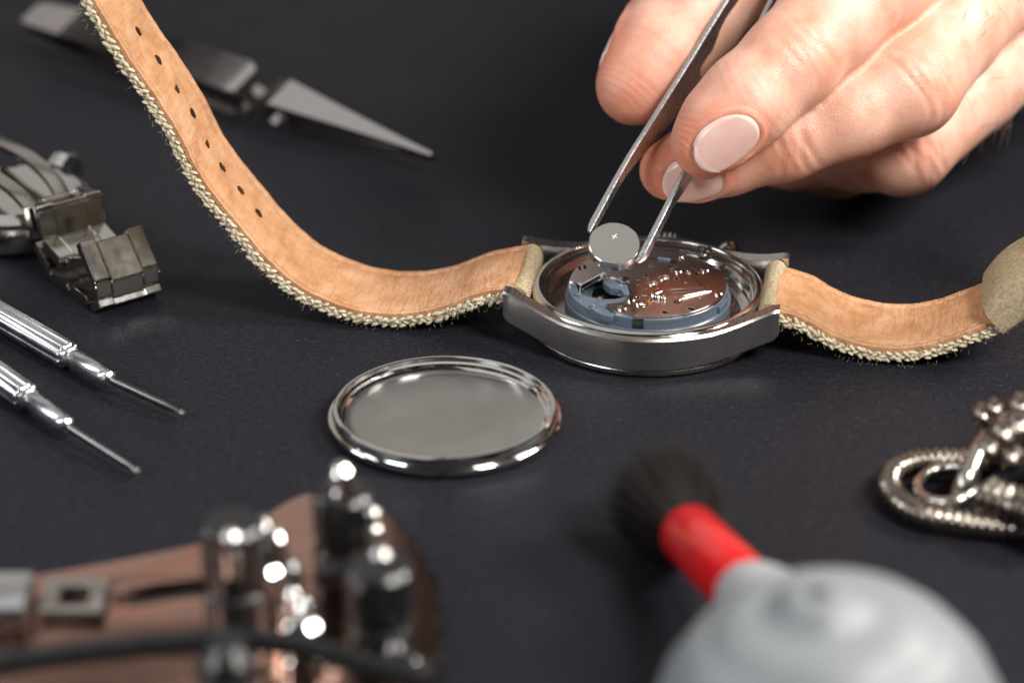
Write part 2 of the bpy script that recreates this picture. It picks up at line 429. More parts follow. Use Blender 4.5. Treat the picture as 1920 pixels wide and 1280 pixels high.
# movement: plastic base, rim walls, mirror plate with cut outs and holes
Rm = 13.2; bay = z5(560, 640, 6.6); bay = (bay.x, bay.y)
W.part('inner_floor', MB().lathe([(0, 4.6), (16.95, 4.6), (16.95, 5.05), (15.0, 5.2), (0, 5.2)], 96), 'steel_warm')
def zmap2(z): return zmap(z) + 1.15 * min(max((z - 5.0) / 0.4, 0), 1)
W.zm = zmap2
def wl(px, py, z): p = W.to_local(on_z(px, py, zmap2(z))); p.z = z; return p
bay = z5(560, 640, 6.6); bay = (bay.x, bay.y)
base = W.part('movement_base', MB().plate(circle((0, 0), Rm, 96), [circle(bay, 4.95, 40)], 5.8, 8.25), 'blue_plastic', bevel=0.08, seg=1)
W.part('lower_flange', MB().lathe([(6, 4.9), (13.6, 4.9), (13.7, 5.1), (13.7, 6.5), (13.5, 6.7), (13.0, 6.75), (6, 6.2)], 120), 'blue_plastic', parent=base)
bw = MB().lathe([(3.2, 6.5), (3.3, 6.9), (4.3, 6.9), (4.4, 7.5), (4.9, 7.6), (4.98, 6.0), (0.2, 6.0), (0.2, 6.35)], 48, (bay[0], bay[1], 0))
W.part('battery_bay', bw, 'blue_plastic', parent=base)
W.part('bay_contact', MB().lathe([(0, 6.45), (2.9, 6.45), (3.05, 6.35)], 40, (bay[0], bay[1], 0)), 'steel_warm', parent=base)
def rim(a0, a1, r0, r1, z0, z1, name='rim_wall'):
    W.part(name, MB().lathe([(r0, z0), (r1, z0), (r1, z1 - 0.12), (r1 - 0.12, z1), (r0, z1)], max(6, int(abs(a1 - a0) / 3)), (0, 0, 0), closed=True, start=math.radians(a0), sweep=math.radians(a1 - a0)), 'blue_plastic', parent=base)
def ang(zx, zy): p = z5(zx, zy, 8.0); return math.degrees(math.atan2(p.y, p.x)) % 360
gA, gB = ang(808, 850), ang(900, 860)
rim(ang(460, 770), gA, 12.6, 13.25, 7.9, 8.7); rim(gB, ang(1530, 760), 12.8, 13.26, 7.9, 8.55); rim(ang(1560, 740), 352, 12.8, 13.55, 6.5, 7.9)
W.part('rim_gap', MB().lathe([(12.5, 6.9), (13.27, 6.9), (13.27, 8.3), (12.5, 8.3)], 6, closed=True, start=math.radians(gA), sweep=math.radians(gB - gA)), 'dark_steel', parent=base)
for zx, zy in ((740, 915), (1325, 900), (975, 940), (1240, 930)):
    p = z5(zx, zy, 5.9); d = Vector((p.x, p.y, 0)).normalized()
    W.part('clip_notch', MB().box(d * 13.55 + Vector((0, 0, 5.9)), (1.6 if zx in (740, 1325) else 0.4, 0.5, 0.55), d.cross(Vector((0, 0, 1))), d), 'dark_hole', parent=base)

PZ0, PZ1 = 8.3, 8.9
cut = [z5(*q) for q in ((225, 512), (350, 532), (530, 462), (640, 478), (760, 540), (782, 610), (745, 700), (560, 718), (655, 800), (820, 822))]
pa0 = math.atan2(cut[-1].y, cut[-1].x); pa1 = math.atan2(cut[0].y, cut[0].x)
while pa1 < pa0: pa1 += 2 * math.pi
outl = [(p.x, p.y) for p in cut]
for i in range(1, 90):
    a = pa0 + (pa1 - pa0) * i / 90; outl.append((12.95 * math.cos(a), 12.95 * math.sin(a)))
k0 = 12.95 / math.hypot(*outl[0]); outl[0] = (outl[0][0] * k0, outl[0][1] * k0)
k1 = 12.95 / math.hypot(*outl[9]); outl[9] = (outl[9][0] * k1, outl[9][1] * k1)
holes = [(915, 465, 24), (1195, 492, 26), (765, 390, 24), (965, 375, 22), (590, 410, 18), (1325, 765, 34), (1090, 797, 28), (845, 665, 20), (1455, 580, 22), (1505, 605, 14)]
dots = [(848, 507), (848, 550), (918, 585), (1025, 580), (938, 497), (1275, 527), (892, 645), (915, 645), (1405, 663), (1150, 828), (1280, 812), (1540, 398), (1640, 490), (680, 640), (1290, 440), (1190, 655)]
hl = [circle(z5(x, y)[:2], r / 4.8 / 11.4 * 1.0, 14) for x, y, r in holes]
slots = []
for (x, y, a, b2, rot) in ((368, 385, 0.5, 1.6, 0.3), (318, 392, 0.45, 2.0, 0.3), (960, 312, 3.2, 0.75, -0.12)):
    c = z5(x, y); slots.append([(c.x + i * a / 2 * math.cos(rot) - j * b2 / 2 * math.sin(rot), c.y + i * a / 2 * math.sin(rot) + j * b2 / 2 * math.cos(rot)) for i, j in ((-1, -1), (1, -1), (1, 1), (-1, 1))])
plate = W.part('movement_plate', MB().plate(outl, hl + slots, PZ0, PZ1), 'plate_mirror', bevel=0.045, seg=1, angle=20)
for x, y, r in holes:
    c = z5(x, y); rr = r / 4.8 / 11.4
    W.part('pivot_hole', MB().lathe([(0, 8.42), (rr * 1.02, 8.40)], 14, (c.x, c.y, 0)), 'dark_hole', parent=plate)
    W.part('hole_rim', MB().lathe([(rr * 0.86, 8.5), (rr * 0.9, 8.9), (rr * 1.0, 8.935), (rr * 1.16, 8.905), (rr * 1.16, 8.8)], 18, (c.x, c.y, 0)), 'jewel', parent=plate)
for x, y in dots:
    c = z5(x, y); W.part('pin', MB().lathe([(0, 9.02), (0.16, 9.0), (0.24, 8.94), (0.27, 8.85)], 10, (c.x, c.y, 0)), 'jewel', parent=plate)
for x, y, r in ((1080, 487, 0.95), (980, 537, 0.85)):
    c = z5(x, y); W.part('jewel_setting', MB().lathe([(0, 8.93), (r * 0.18, 8.94), (r * 0.2, 9.04), (r * 0.4, 9.06), (r * 0.5, 8.95), (r * 0.75, 8.99), (r * 0.92, 9.10), (r, 9.08), (r, 8.8)], 24, (c.x, c.y, 0)), 'jewel', parent=plate)
def screw(x, y, r, a, z=8.88):
    c = z5(x, y)
    h = W.part('screw', MB().lathe([(r, z), (r, z + 0.26), (r * 0.86, z + 0.36), (r * 0.3, z + 0.38), (0, z + 0.38)], 24, (c.x, c.y, 0)), 'jewel', parent=plate)
    W.part('screw_slot', MB().box((c.x, c.y, z + 0.375), (r * 1.7, r * 0.22, 0.03), (math.cos(a), math.sin(a), 0), (-math.sin(a), math.cos(a), 0)), 'dark_hole', parent=plate)
for i, (x, y, r) in enumerate(((722, 508, 0.95), (706, 762, 0.8), (1450, 420, 0.75), (1210, 432, 0.7), (1572, 630, 0.75), (785, 690, 0.72), (858, 722, 0.62), (1237, 305, 0.5), (1300, 430, 0.4))): screw(x, y, r, 0.4 + i * 0.9)
def lever(pts, w, h, mat='jewel', name='lever', z=9.1):
    W.part(name, MB().bars([z5(x, y).xy.to_3d() + Vector((0, 0, z + dz)) for x, y, dz in pts], w, h), mat, parent=plate, bevel=0.04, seg=1)
lever([(900, 735, 0), (985, 650, .2), (1120, 606, .2), (1280, 592, .1), (1445, 582, 0)], 0.42, 0.18)
lever([(1165, 693, 0), (1215, 700, 0), (1245, 672, .05), (1255, 660, .05), (1500, 603, 0)], 0.32, 0.2)
lever([(1240, 685, -.02), (1500, 612, -.05)], 0.22, 0.15)
lever([(1125, 418, 0), (1190, 404, .15), (1340, 408, .15), (1395, 450, 0)], 0.36, 0.18, 'dark_steel')
lever([(1335, 462, 0), (1345, 490, 0), (1432, 562, 0)], 0.14, 0.14, 'dark_steel', 'click_spring')
lever([(530, 655, 0), (525, 720, 0)], 0.12, 0.12, 'jewel', 'contact_wire'); lever([(585, 738, 0), (745, 705, 0.1)], 0.12, 0.12, 'jewel', 'contact_wire')
lever([(330, 562, 0), (430, 520, .25), (545, 468, .4)], 0.42, 0.22, 'jewel', 'battery_spring'); lever([(350, 585, -.3), (440, 545, 0), (560, 478, .1)], 0.3, 0.3, 'dark_steel', 'battery_spring')
lever([(328, 560, -0.1), (324, 620, -.6), (332, 695, -1.2)], 0.16, 0.14, 'jewel', 'contact_wire')
for i in range(5):
    c = z5(985 + i * 27, 662 + i * 4); W.part('gear', MB().lathe([(0, -0.1), (0.85 - i * 0.05, -0.1), (0.9 - i * 0.05, 0), (0.85 - i * 0.05, 0.1), (0, 0.1)], 26, (c.x, c.y, 8.95), (0.9, 0.1, 0.35), rmod=lambda a: 1 + 0.05 * math.cos(13 * a)), 'dark_steel' if i % 2 else 'jewel', parent=plate)
c = z5(955, 705); W.part('coil_core', MB().ell((c.x, c.y, 8.9), (0.5, 0, 0), (0, 0.5, 0), (0, 0, 0.25)), 'brass', parent=plate)
lobe = [z5(*q, 8.6)[:2] for q in ((520, 490), (545, 462), (620, 465), (690, 490), (700, 520), (760, 560), (775, 640), (720, 640), (690, 590), (600, 580), (545, 545))]
W.part('coil_cover', MB().plate(lobe, [], 7.4, 8.7), 'blue_plastic', parent=base, bevel=0.15)
lob2 = [z5(*q, 8.6)[:2] for q in ((455, 735), (540, 745), (600, 790), (640, 800), (620, 835), (540, 820), (450, 780))]
W.part('rim_block', MB().plate(lob2, [], 7.6, 8.6), 'blue_plastic', parent=base, bevel=0.1)
for q in ((265, 560), (300, 640), (440, 745)):
    c = z5(*q, 8.3); W.part('locating_post', MB().lathe([(0, 8.75), (0.3, 8.72), (0.42, 8.6), (0.45, 8.1)], 16, (c.x, c.y, 0)), 'blue_plastic', parent=base)
c = z5(1080, 325); W.part('stem_block', MB().box((c.x, c.y, 8.95), (2.2, 0.9, 0.5), (0.99, -0.14, 0), (0.14, 0.99, 0)), 'blue_plastic', parent=plate, bevel=0.1)
c = z5(1165, 340); W.part('stem_recess', MB().box((c.x, c.y, 8.93), (1.1, 0.7, 0.1), (0.99, -0.14, 0), (0.14, 0.99, 0)), 'dark_hole', parent=plate)
c = z5(1450, 285); W.part('stem_gear', MB().lathe([(0, -1.2), (0.7, -1.2), (0.9, -0.9), (0.9, 0.2), (1.15, 0.3), (1.15, 0.8), (0.5, 1.0), (0.45, 2.2), (0, 2.2)], 28, (c.x, c.y, 9.0), (0.25, 0.95, 0.1), rmod=lambda a: 1 + 0.04 * math.cos(12 * a)), 'dark_steel', parent=plate)
lever([(1215, 245, 0), (1330, 270, 0.1), (1430, 300, 0.2)], 0.5, 0.3, 'dark_steel', 'yoke')

W.zm = None
# ---- strap halves
def wall_pts(pix, v): 
    p0 = W.m @ Vector((0, v, 0)); return [on_wall(x, y, p0, U) for x, y in pix]
left_px = [(946, 546), (891, 570), (820, 596), (749, 607), (674, 601), (610, 580), (555, 551), (497, 499), (448, 441), (406, 390), (370, 338), (337, 272), (288, 194), (248, 138), (199, 59), (165, 0), (130, -70), (98, -140)]
right_px = [(1462, 591), (1508, 615), (1549, 639), (1590, 656), (1644, 668), (1698, 670), (1752, 661), (1806, 642), (1860, 620), (1901, 593), (1950, 548), (2000, 488), (2035, 410), (2055, 320), (2062, 220), (2060, 120)]
def strap(pix, side):
    prof = [Vector((u, 0, z)) for u, z in wall_pts(pix, -8.5)]
    lift = 3.15 - min(p.z for p in prof)
    for p in prof: p.z += max(lift, 0) if lift > 0 else 0
    start = Vector((side * 21.4, 0, 9.4 if side < 0 else 8.6))
    prof = [start] + [p for p in prof if abs(p.x) > 23.2]
    path = resample(catmull(prof, 10), 0.7); n = len(path)
    def frame(i):
        t = (path[min(i + 1, n - 1)] - path[max(i - 1, 0)]).normalized(); nn = Vector((-t.z, 0, t.x))
        if nn.z * 1 < 0 and abs(t.x) > 0.3: nn = -nn
        return t, nn
    inner = []                                     # the normal that points to the leather side
    for i in range(n):
        t, nn = frame(i); nn = Vector((t.z * -side, 0, t.x * side)); inner.append((t, nn))
    half = lambda i: 8.45 - 0.5 * min(1, i / n) + (0.06 * math.sin(i * 0.9) + 0.05 * math.sin(i * 2.3 + 1))
    rows_l, rows_c = [], []
    for i in range(n):
        t, nn = inner[i]; h = half(i); p = path[i]
        wv = 0.10 * math.sin(i * 0.37) + 0.07 * math.sin(i * 0.83 + 2)
        sec = []
        for v, z in ((-h, -0.75), (-h, -0.1), (-h + 0.25, 0.02), (-h + 1.1, 0.0), (-h + 1.5, -0.14), (-h + 1.9, 0.02), (-h * 0.5, 0.10 + wv), (0, 0.14 - wv), (h * 0.5, 0.10 + wv * .7), (h - 1.9, 0.02), (h - 1.5, -0.14), (h - 1.1, 0), (h - .25, 0.02), (h, -0.1), (h, -0.75)):
            sec.append(p + nn * z + Vector((0, v, 0)))
        rows_l.append(sec)
        sc = []
        hc = h + 0.15
        for v, z in ((-hc + .3, -0.78), (-hc, -1.1), (-hc - .12, -1.7), (-hc + .1, -2.2), (-hc + .7, -2.5), (0, -2.6), (hc - .7, -2.5), (hc - .1, -2.2), (hc + .12, -1.7), (hc, -1.1), (hc - .3, -0.78)):
            sc.append(p + nn * (z + (0.05 * math.sin(i * 1.7 + v))) + Vector((0, v, 0)))
        rows_c.append(sc)
    lea = W.part('strap_lining', MB().grid(rows_l, close_v=True, cap=True), 'tan_leather', angle=60)
    can = W.part('strap_canvas', MB().grid(rows_c, close_v=True, cap=True), 'canvas', angle=70)
    # braided yarn along both canvas edges
    yarn = MB(); fz = MB(); rnd = random.Random(5 + side)
    s = 0
    for e in (-1, 1):
        for i in range(1, n - 1):
            t, nn = inner[i]; p = path[i]; h = half(i) + 0.12
            for row in (0, 1, 2):
                if (i + row) % 2 and rnd.random() < 0.75: continue
                c = p + nn * (-1.05 - 0.52 * row + rnd.uniform(-.16, .16)) + t * rnd.uniform(-.2, .2) + Vector((0, e * (h + rnd.uniform(-.16, .10)), 0))
                sl = rnd.uniform(0.1, 0.9) * (1 if row % 2 else -1)
                ax = (t * math.cos(sl) + nn * math.sin(sl)); bx = nn * math.cos(sl) - t * math.sin(sl)
                sz = rnd.uniform(0.7, 1.15)
                yarn.ell(c, ax * 0.74 * sz, Vector((0, 0.40, 0)), bx * 0.32 * sz, 8, 6)
            for _ in range(2):
                if rnd.random() < (0.75 if e < 0 else 0.4):
                    c = p + nn * rnd.uniform(-3.0, -0.9) + Vector((0, e * (h + 0.3), 0))
                    d = (Vector((0, e * rnd.uniform(.2, 1), 0)) + t * rnd.uniform(-1, 1) + nn * rnd.uniform(-1.2, .5)).normalized()
                    L = rnd.uniform(0.25, 0.95); q = c + d * L * 0.5 + Vector((rnd.uniform(-.15, .15), 0, rnd.uniform(-.2, .2)))
                    fz.tube([c, q, c + d * L + Vector((rnd.uniform(-.3, .3), 0, rnd.uniform(-.3, .1)))], 0.013, 3, cap=False)
    W.part('edge_weave', yarn, 'canvas_yarn', parent=can, kind='stuff', angle=80)
    W.part('canvas_fuzz', fz, 'fuzz', parent=can, kind='stuff')
    st = MB()
    for e in (-1, 1):
        for i in range(3, n - 3, 3):
            t, nn = inner[i]; h = half(i) - 1.5; c = path[i] + nn * -0.08 + Vector((0, e * h, 0))
            st.ell(c, t * 0.78, Vector((0, 0.14, 0)), nn * 0.13, 6, 4)
    W.part('stitching', st, 'thread', parent=lea, kind='stuff')
    # rolled canvas around the spring bar
    roll = []
    nr = 40
    for k in range(nr + 1):
        v = -8.5 + 17.0 * k / nr; waist = 1 - 0.10 * math.cos(v * 0.32)
        roll.append([Vector((side * 20.5 + 1.75 * waist * math.cos(a) - side * 0.5 * math.cos(v * .25) * .3, v, 7.0 + 2.3 * waist * math.sin(a))) for a in [2 * math.pi * j / 20 for j in range(20)]])
    W.part('canvas_roll', MB().grid(roll, close_v=True, cap=True), 'canvas', parent=can, angle=60)
    return lea, can, path, inner, half, n
Ll, Lc, Lp, Li, Lh, Ln = strap(left_px, -1)
Rl, Rc, Rp, Ri, Rh, Rn = strap(right_px, 1)
# punched holes down the middle of the long half
hole_px = [(257, 62), (290, 120), (323, 170), (358, 216), (387, 270), (416, 317), (453, 360), (481, 401)]
mid = wall_pts(hole_px, 0.0)
for j, (u, z) in enumerate(mid):
    i = min(range(Ln), key=lambda q: (Lp[q].x - u) ** 2 + (Lp[q].z - z) ** 2); t, nn = Li[i]
    rr = random.Random(j); ring = []
    o = Lp[i] + nn * (0.19 - 0.10 * math.sin(i * 0.37) - 0.07 * math.sin(i * 0.83 + 2))
    mbh = MB(); k = 18
    pts = [[o + nn * dz + (t * math.cos(a) * 0.92 + Vector((0, 1, 0)) * math.sin(a) * 0.78) * (q * (1 + rr.uniform(-.16, .16))) for q, dz in ((1.0, -0.02), (0.85, 0.03), (0.6, -0.01), (0.02, 0.0))] for a in [2 * math.pi * m2 / k for m2 in range(k)]]
    W.part('buckle_hole', mbh.grid(pts, close_u=True), 'leather_hole', parent=Ll)
# canvas keeper loop on the short half
u0, zz = wall_pts([(1905, 592)], -8.5)[0]
ki = min(range(Rn), key=lambda q: abs(Rp[q].x - u0)); rows = []
for d in range(-7, 8):
    i = min(max(ki + d, 0), Rn - 1); t, nn = Ri[i]; bulge = math.cos(d / 7 * math.pi / 2)
    base_p = Rp[ki] + Ri[ki][0] * (d * 0.7); nn = Ri[ki][1]; sec = []
    for q in range(48):
        a = 2 * math.pi * q / 48; ca, sa = math.cos(a), math.sin(a)
        v = 9.5 * math.copysign(abs(ca) ** 0.5, ca); h = math.copysign(abs(sa) ** 0.65, sa)
        h = h * (4.4 + 0.8 * bulge) if h > 0 else h * (1.6 + 0.5 * bulge)
        sec.append(base_p + nn * (h - 1.3) + Vector((0, v + 0.2 * bulge, 0)))
    rows.append(sec)
inn = [[Rp[ki] + (p - Rp[ki]) * 0.90 for p in r] for r in rows]
kb = MB(); kb.grid([r for r in rows] + [r for r in reversed(inn)], close_u=True, close_v=True)
W.part('keeper_loop', kb, 'canvas', parent=Rc, angle=60)

# ------------------------------------------------------------------ case back lying inside up
lc = on_z(834, 767, 2.6); lc.z = 0
L = Thing('watch_back_cover', 'round polished steel case back lying inside up in front of the opened watch', 'watch cover', lc)
LK = 0.955
L.o.scale = (LK, LK, LK)
L.part('outer_rim', MB().lathe([(15.9, 0.5), (17.6, 0.2), (18.5, 0.45), (18.9, 0.95), (19.0, 1.2), (19.0, 1.75), (18.85, 1.9), (18.45, 1.95), (18.35, 1.85), (18.25, 2.0), (18.2, 2.9), (18.05, 3.3), (17.8, 3.45), (17.45, 3.45), (17.3, 3.35), (17.2, 2.7), (16.9, 2.55), (16.75, 2.5), (16.6, 2.0), (16.3, 1.8), (15.9, 1.5)], 160), 'steel_bright', angle=24)
L.part('floor', MB().lathe([(0, 0.0), (14.5, 0.0), (17.0, 0.5), (16.0, 1.2), (16.3, 1.72), (15.7, 1.62), (14.9, 1.50), (8, 1.44), (0.01, 1.42)], 128), 'lid_floor', angle=30)
dn = Vector((-0.02, -1, 0)).normalized()
L.part('pry_notch', MB().box(dn * 18.55 + Vector((0.3, 0, 1.45)), (1.3, 1.2, 0.7), (1, 0, 0), (0, 1, 0)), 'dark_steel', bevel=0.15)
L.part('index_mark', MB().ell(dn * 17.62 + Vector((0.2, 0, 3.4)), (0.55, 0, 0), (0, 0.32, 0), (0, 0, 0.22)), 'steel_bright')

# ------------------------------------------------------------------ button cell and the tweezers that hold it
bcen = deep(1152, 456, -1.2)
bn = Vector((0.03, -0.5, 0.866)).normalized()
BT = Thing('button_cell', 'small silver button cell pinched in the tweezers above the movement', 'battery', bcen)
BR, BH = 4.25, 2.1
def bprof(pr): return [(r, z) for r, z in pr]
cell = BT.part('can', MB().lathe([(0, 0), (BR - 0.16, 0), (BR - 0.02, -0.10), (BR, -0.2), (BR, -BH + 0.35), (BR - 0.1, -BH + 0.15), (BR - 0.5, -BH + 0.1), (BR - 0.55, -BH + 0.2)], 72, (0, 0, 0), bn), 'steel_cell', angle=22)
BT.part('gasket_ring', MB().lathe([(BR - 0.5, -BH + 0.18), (BR - 0.55, -BH + 0.02), (BR - 0.8, -BH)], 48, (0, 0, 0), bn), 'gasket')
BT.part('negative_cap', MB().lathe([(BR - 0.75, -BH + 0.02), (BR - 1.0, -BH - 0.35), (0, -BH - 0.4)], 48, (0, 0, 0), bn), 'steel_bright')
bx_ = Vector((1, 0, 0)); bx_ = (bx_ - bn * bx_.dot(bn)).normalized(); by_ = bn.cross(bx_)
pc = bx_ * 0.05 + by_ * 1.35
d1 = (bx_ * 0.55 + by_ * 0.85).normalized(); d2 = (bx_ * 0.9 - by_ * 0.45).normalized()
pm = MB(); pm.box(pc + bn * 0.012, (1.25, 0.17, 0.03), d1, bn.cross(d1), bn); pm.box(pc + bn * 0.012, (1.0, 0.13, 0.028), d2, bn.cross(d2), bn)
M['etched'] = plastic('etched', (0.72, 0.72, 0.70), 0.5)
BT.part('plus_mark', pm, 'etched')

pinch = (RGT * 0.88 + Vector((0, -0.866, -0.5)) * 0.56).normalized()
tipL = bcen - pinch * (BR + 0.05) + bn * (-0.7); tipR = bcen + pinch * (BR + 0.1) + bn * (-0.9) + UPV * -0.8
# where the two legs run: points measured along the legs
legL = [tipL, deep(1178, 312, 5.0), deep(1238, 216, 8.2), deep(1300, 117, 11.5), deep(1372, 0, 15.4), deep(1640, -420, 30)]
legR = [tipR, deep(1224, 433, -0.6), deep(1258, 366, 2.0), deep(1296, 294, 5.0), deep(1348, 190, 8.6), deep(1440, 10, 14.5), deep(1646, -420, 30)]
TW = Thing('tweezers', 'slim steel tweezers gripped by the fingers, tips closed on the button cell', 'tweezers', tipL)
def leg(pts, out, first):
    p = resample(catmull(pts, 10), 1.0); n = len(p); rows = []
    for i, q in enumerate(p):
        s = i * 1.0
        t = (p[min(i + 1, n - 1)] - p[max(i - 1, 0)]).normalized()
        o = (out - t * out.dot(t)).normalized(); w = t.cross(o)
        if w.dot(FWD) > 0: w = -w
        width = 1.5 + 0.05 * s if s < 12 else 2.1 + min((s - 12) * 0.26, 6.6)
        th = 1.15 - min(s, 20) * 0.015
        e = min(1, (s + 0.6) / 2.0); width *= e ** 0.5; th *= e ** 0.5
        a, b2, g = 0.95, th, width - 0.95
        cc = 0.16
        rows.append([q + w * x + o * y for x, y in ((-g + cc, 0), (a - cc, 0), (a, cc), (a, b2 - cc), (a - cc, b2), (-g + cc, b2), (-g, b2 - cc), (-g, cc))])
    return MB().grid(rows, close_v=True, cap=True)
facing = Vector((0.66, -0.70, -0.26)).normalized()
M['tweezer_steel'] = metal('tweezer_steel', (0.60, 0.60, 0.59), 0.30, (2.5, 2.5, 0.8), 0.012, 0.10)
TW.part('arm', leg(legL, -facing, True), 'tweezer_steel', world=True, angle=25)
TW.part('arm', leg(legR, facing, False), 'tweezer_steel', world=True, angle=25)
je = (legL[-1] + legR[-1]) / 2; jd = (legL[-1] - legL[-2]).normalized()
TW.part('joined_end', MB().tube([je - jd * 6, je, je + jd * 8, je + jd * 10], [(2.0, 4.0), (1.8, 4.2), (1.4, 3.6), (0.5, 2.0)], 16, up=pinch), 'tweezer_steel', world=True)

# ------------------------------------------------------------------ the hand
def P3(px, py, t): return np.array(deep(px, py, t), dtype=np.float32)
fing = {
 'index': [(P3(1322, 268, -1.0), 5.7), (P3(1352, 236, -1.2), 6.9), (P3(1400, 190, -1.0), 7.6), (P3(1484, 112, 1.0), 7.9), (P3(1552, 42, 5.0), 8.5), (P3(1622, -34, 10.0), 9.9), (P3(1770, -115, 26), 10.0), (P3(1890, -190, 40), 11.5)],
 'middle': [(P3(1254, 320, 13.0), 5.0), (P3(1295, 308, 12.4), 6.0), (P3(1360, 290, 12), 6.7), (P3(1470, 256, 10.6), 7.3), (P3(1590, 208, 10.6), 7.8), (P3(1702, 158, 12), 8.8), (P3(1778, 58, 21), 8.9), (P3(1905, -105, 45), 11.5)],
 'ring': [(P3(1450, 300, 50), 4.8), (P3(1490, 292, 47), 6.0), (P3(1545, 282, 43), 6.8), (P3(1620, 280, 35), 7.2), (P3(1694, 276, 27), 8.2), (P3(1820, 155, 38), 9.0), (P3(1950, 25, 54), 11.5)],
 'little': [(P3(1545, 322, 47), 4.2), (P3(1580, 317, 49), 5.0), (P3(1640, 290, 55), 5.6), (P3(1700, 250, 60), 6.6), (P3(1800, 150, 67), 7.6), (P3(1890, 60, 74), 9.5)],
 'thumb': [(P3(1188, 166, 18.0), 6.2), (P3(1202, 148, 18.4), 7.1), (P3(1237, 103, 20), 8.5), (P3(1290, 28, 24), 9.5), (P3(1332, -32, 27), 9.9), (P3(1420, -110, 35), 10.0), (P3(1560, -200, 50), 11.5), (P3(1830, -310, 72), 16)],
}
wrist = P3(2230, -300, 92)
palm = [(fing['index'][-1], (wrist, 17)), (fing['middle'][-1], (wrist, 18)), (fing['ring'][-1], (wrist, 18)), (fing['little'][-1], (wrist, 16)), (fing['thumb'][-1], (wrist, 18)),
        (fing['index'][-1], fing['middle'][-1]), (fing['middle'][-1], fing['ring'][-1]), (fing['ring'][-1], fing['little'][-1]), (fing['index'][-1], fing['thumb'][-1]),
        ((wrist, 21), (P3(2900, -560, 160), 30))]
def cap_d(P, a, ra, b, rb):
    ab = b - a; t = np.clip(((P - a) @ ab) / (ab @ ab), 0, 1)
    q = P - a - t[..., None] * ab
    return np.sqrt((q * q).sum(-1)) - (ra + (rb - ra) * t)
def smin(a, b, k):
    h = np.maximum(k - np.abs(a - b), 0) / k
    return np.minimum(a, b) - h * h * k * 0.25
def chain_d(P, ch, k=2.0):
    d = None
    for (a, ra), (b, rb) in zip(ch, ch[1:]):
        e = cap_d(P, a, ra, b, rb); d = e if d is None else smin(d, e, k)
    return d
def palm_d(P):
    d = None
    for (a, ra), (b, rb) in palm:
        e = cap_d(P, a, ra, b, rb); d = e if d is None else smin(d, e, 8)
    return d
def hand_sdf(P):
    pd = palm_d(P); out = None
    for n, ch in fing.items():
        e = smin(pd, chain_d(P, ch), 6.0)
        out = e if out is None else smin(out, e, 1.3)
    return out
allp = np.array([p for ch in fing.values() for p, r in ch] + [wrist])
lo = allp.min(0) - 22; hi = allp.max(0) + 26
hv = 0.62
dims = np.ceil((hi - lo) / hv).astype(int)
F = np.full(dims, 50.0, dtype=np.float32)
BS = 24                                             # evaluate block by block, skipping blocks far from the surface
for i in range(0, dims[0], BS):
    for j in range(0, dims[1], BS):
        for k in range(0, dims[2], BS):
            e = np.minimum([i + BS, j + BS, k + BS], dims)
            cpt = lo + (np.array([i, j, k]) + (e - 1)) * 0.5 * hv
            dc = hand_sdf(cpt[None].astype(np.float32))[0]
            if abs(dc) > BS * hv * 0.87 + 4: F[i:e[0], j:e[1], k:e[2]] = dc; continue
            g = np.stack(np.meshgrid(np.arange(i, e[0]), np.arange(j, e[1]), np.arange(k, e[2]), indexing='ij'), -1).astype(np.float32) * hv + lo.astype(np.float32)
            F[i:e[0], j:e[1], k:e[2]] = hand_sdf(g)
F[-1] = np.maximum(F[-1], 0.5); 
def surface_nets(F, lo, h):
    s = F < 0; n = np.array(F.shape) - 1
    cnt = np.zeros(n, np.int8)
    sl = lambda d, ax: slice(d, d + n[ax])
    for a in (0, 1):
        for b in (0, 1):
            for c in (0, 1): cnt += s[sl(a, 0), sl(b, 1), sl(c, 2)]
    act = (cnt > 0) & (cnt < 8); ix = np.argwhere(act)
    idm = np.full(n, -1, np.int64); idm[tuple(ix.T)] = np.arange(len(ix))
    pos = np.zeros((len(ix), 3)); num = np.zeros(len(ix))
    cor = [(a, b, c) for a in (0, 1) for b in (0, 1) for c in (0, 1)]
    for c0 in cor:
        for ax in range(3):
            if c0[ax]: continue
            c1 = list(c0); c1[ax] = 1
            f0 = F[tuple((ix + c0).T)]; f1 = F[tuple((ix + c1).T)]; m = (f0 < 0) != (f1 < 0)
            t = np.where(m, f0 / np.where(m, f0 - f1, 1), 0)
            p = np.array(c0, float)[None] + np.zeros((len(ix), 3)); p[:, ax] = t
            pos += np.where(m[:, None], p, 0); num += m
    vs = lo + (ix + pos / num[:, None]) * h
    quads = []
    for ax in range(3):
        b, c = [(1, 2), (2, 0), (0, 1)][ax]
        sh = [slice(None)] * 3; sh2 = [slice(None)] * 3
        sh[ax] = slice(0, -1); sh2[ax] = slice(1, None)
        e0, e1 = s[tuple(sh)], s[tuple(sh2)]
        for flip, mk in ((False, e0 & ~e1), (True, ~e0 & e1)):
            e = np.argwhere(mk); e = e[(e[:, b] > 0) & (e[:, c] > 0) & (e[:, b] < n[b]) & (e[:, c] < n[c])]
            ob = np.zeros(3, int); ob[b] = 1; oc = np.zeros(3, int); oc[c] = 1
            q = np.stack([idm[tuple((e - ob - oc).T)], idm[tuple((e - oc).T)], idm[tuple(e.T)], idm[tuple((e - ob).T)]], 1)
            quads.append(q[:, ::-1] if flip else q)
    return vs, np.concatenate(quads)
hvs, hqs = surface_nets(F, lo, hv)
def edge_pairs(q): return np.concatenate([q[:, [0, 1]], q[:, [1, 2]], q[:, [2, 3]], q[:, [3, 0]]])
ep = edge_pairs(hqs); deg = np.bincount(ep.ravel(), minlength=len(hvs)).astype(float)
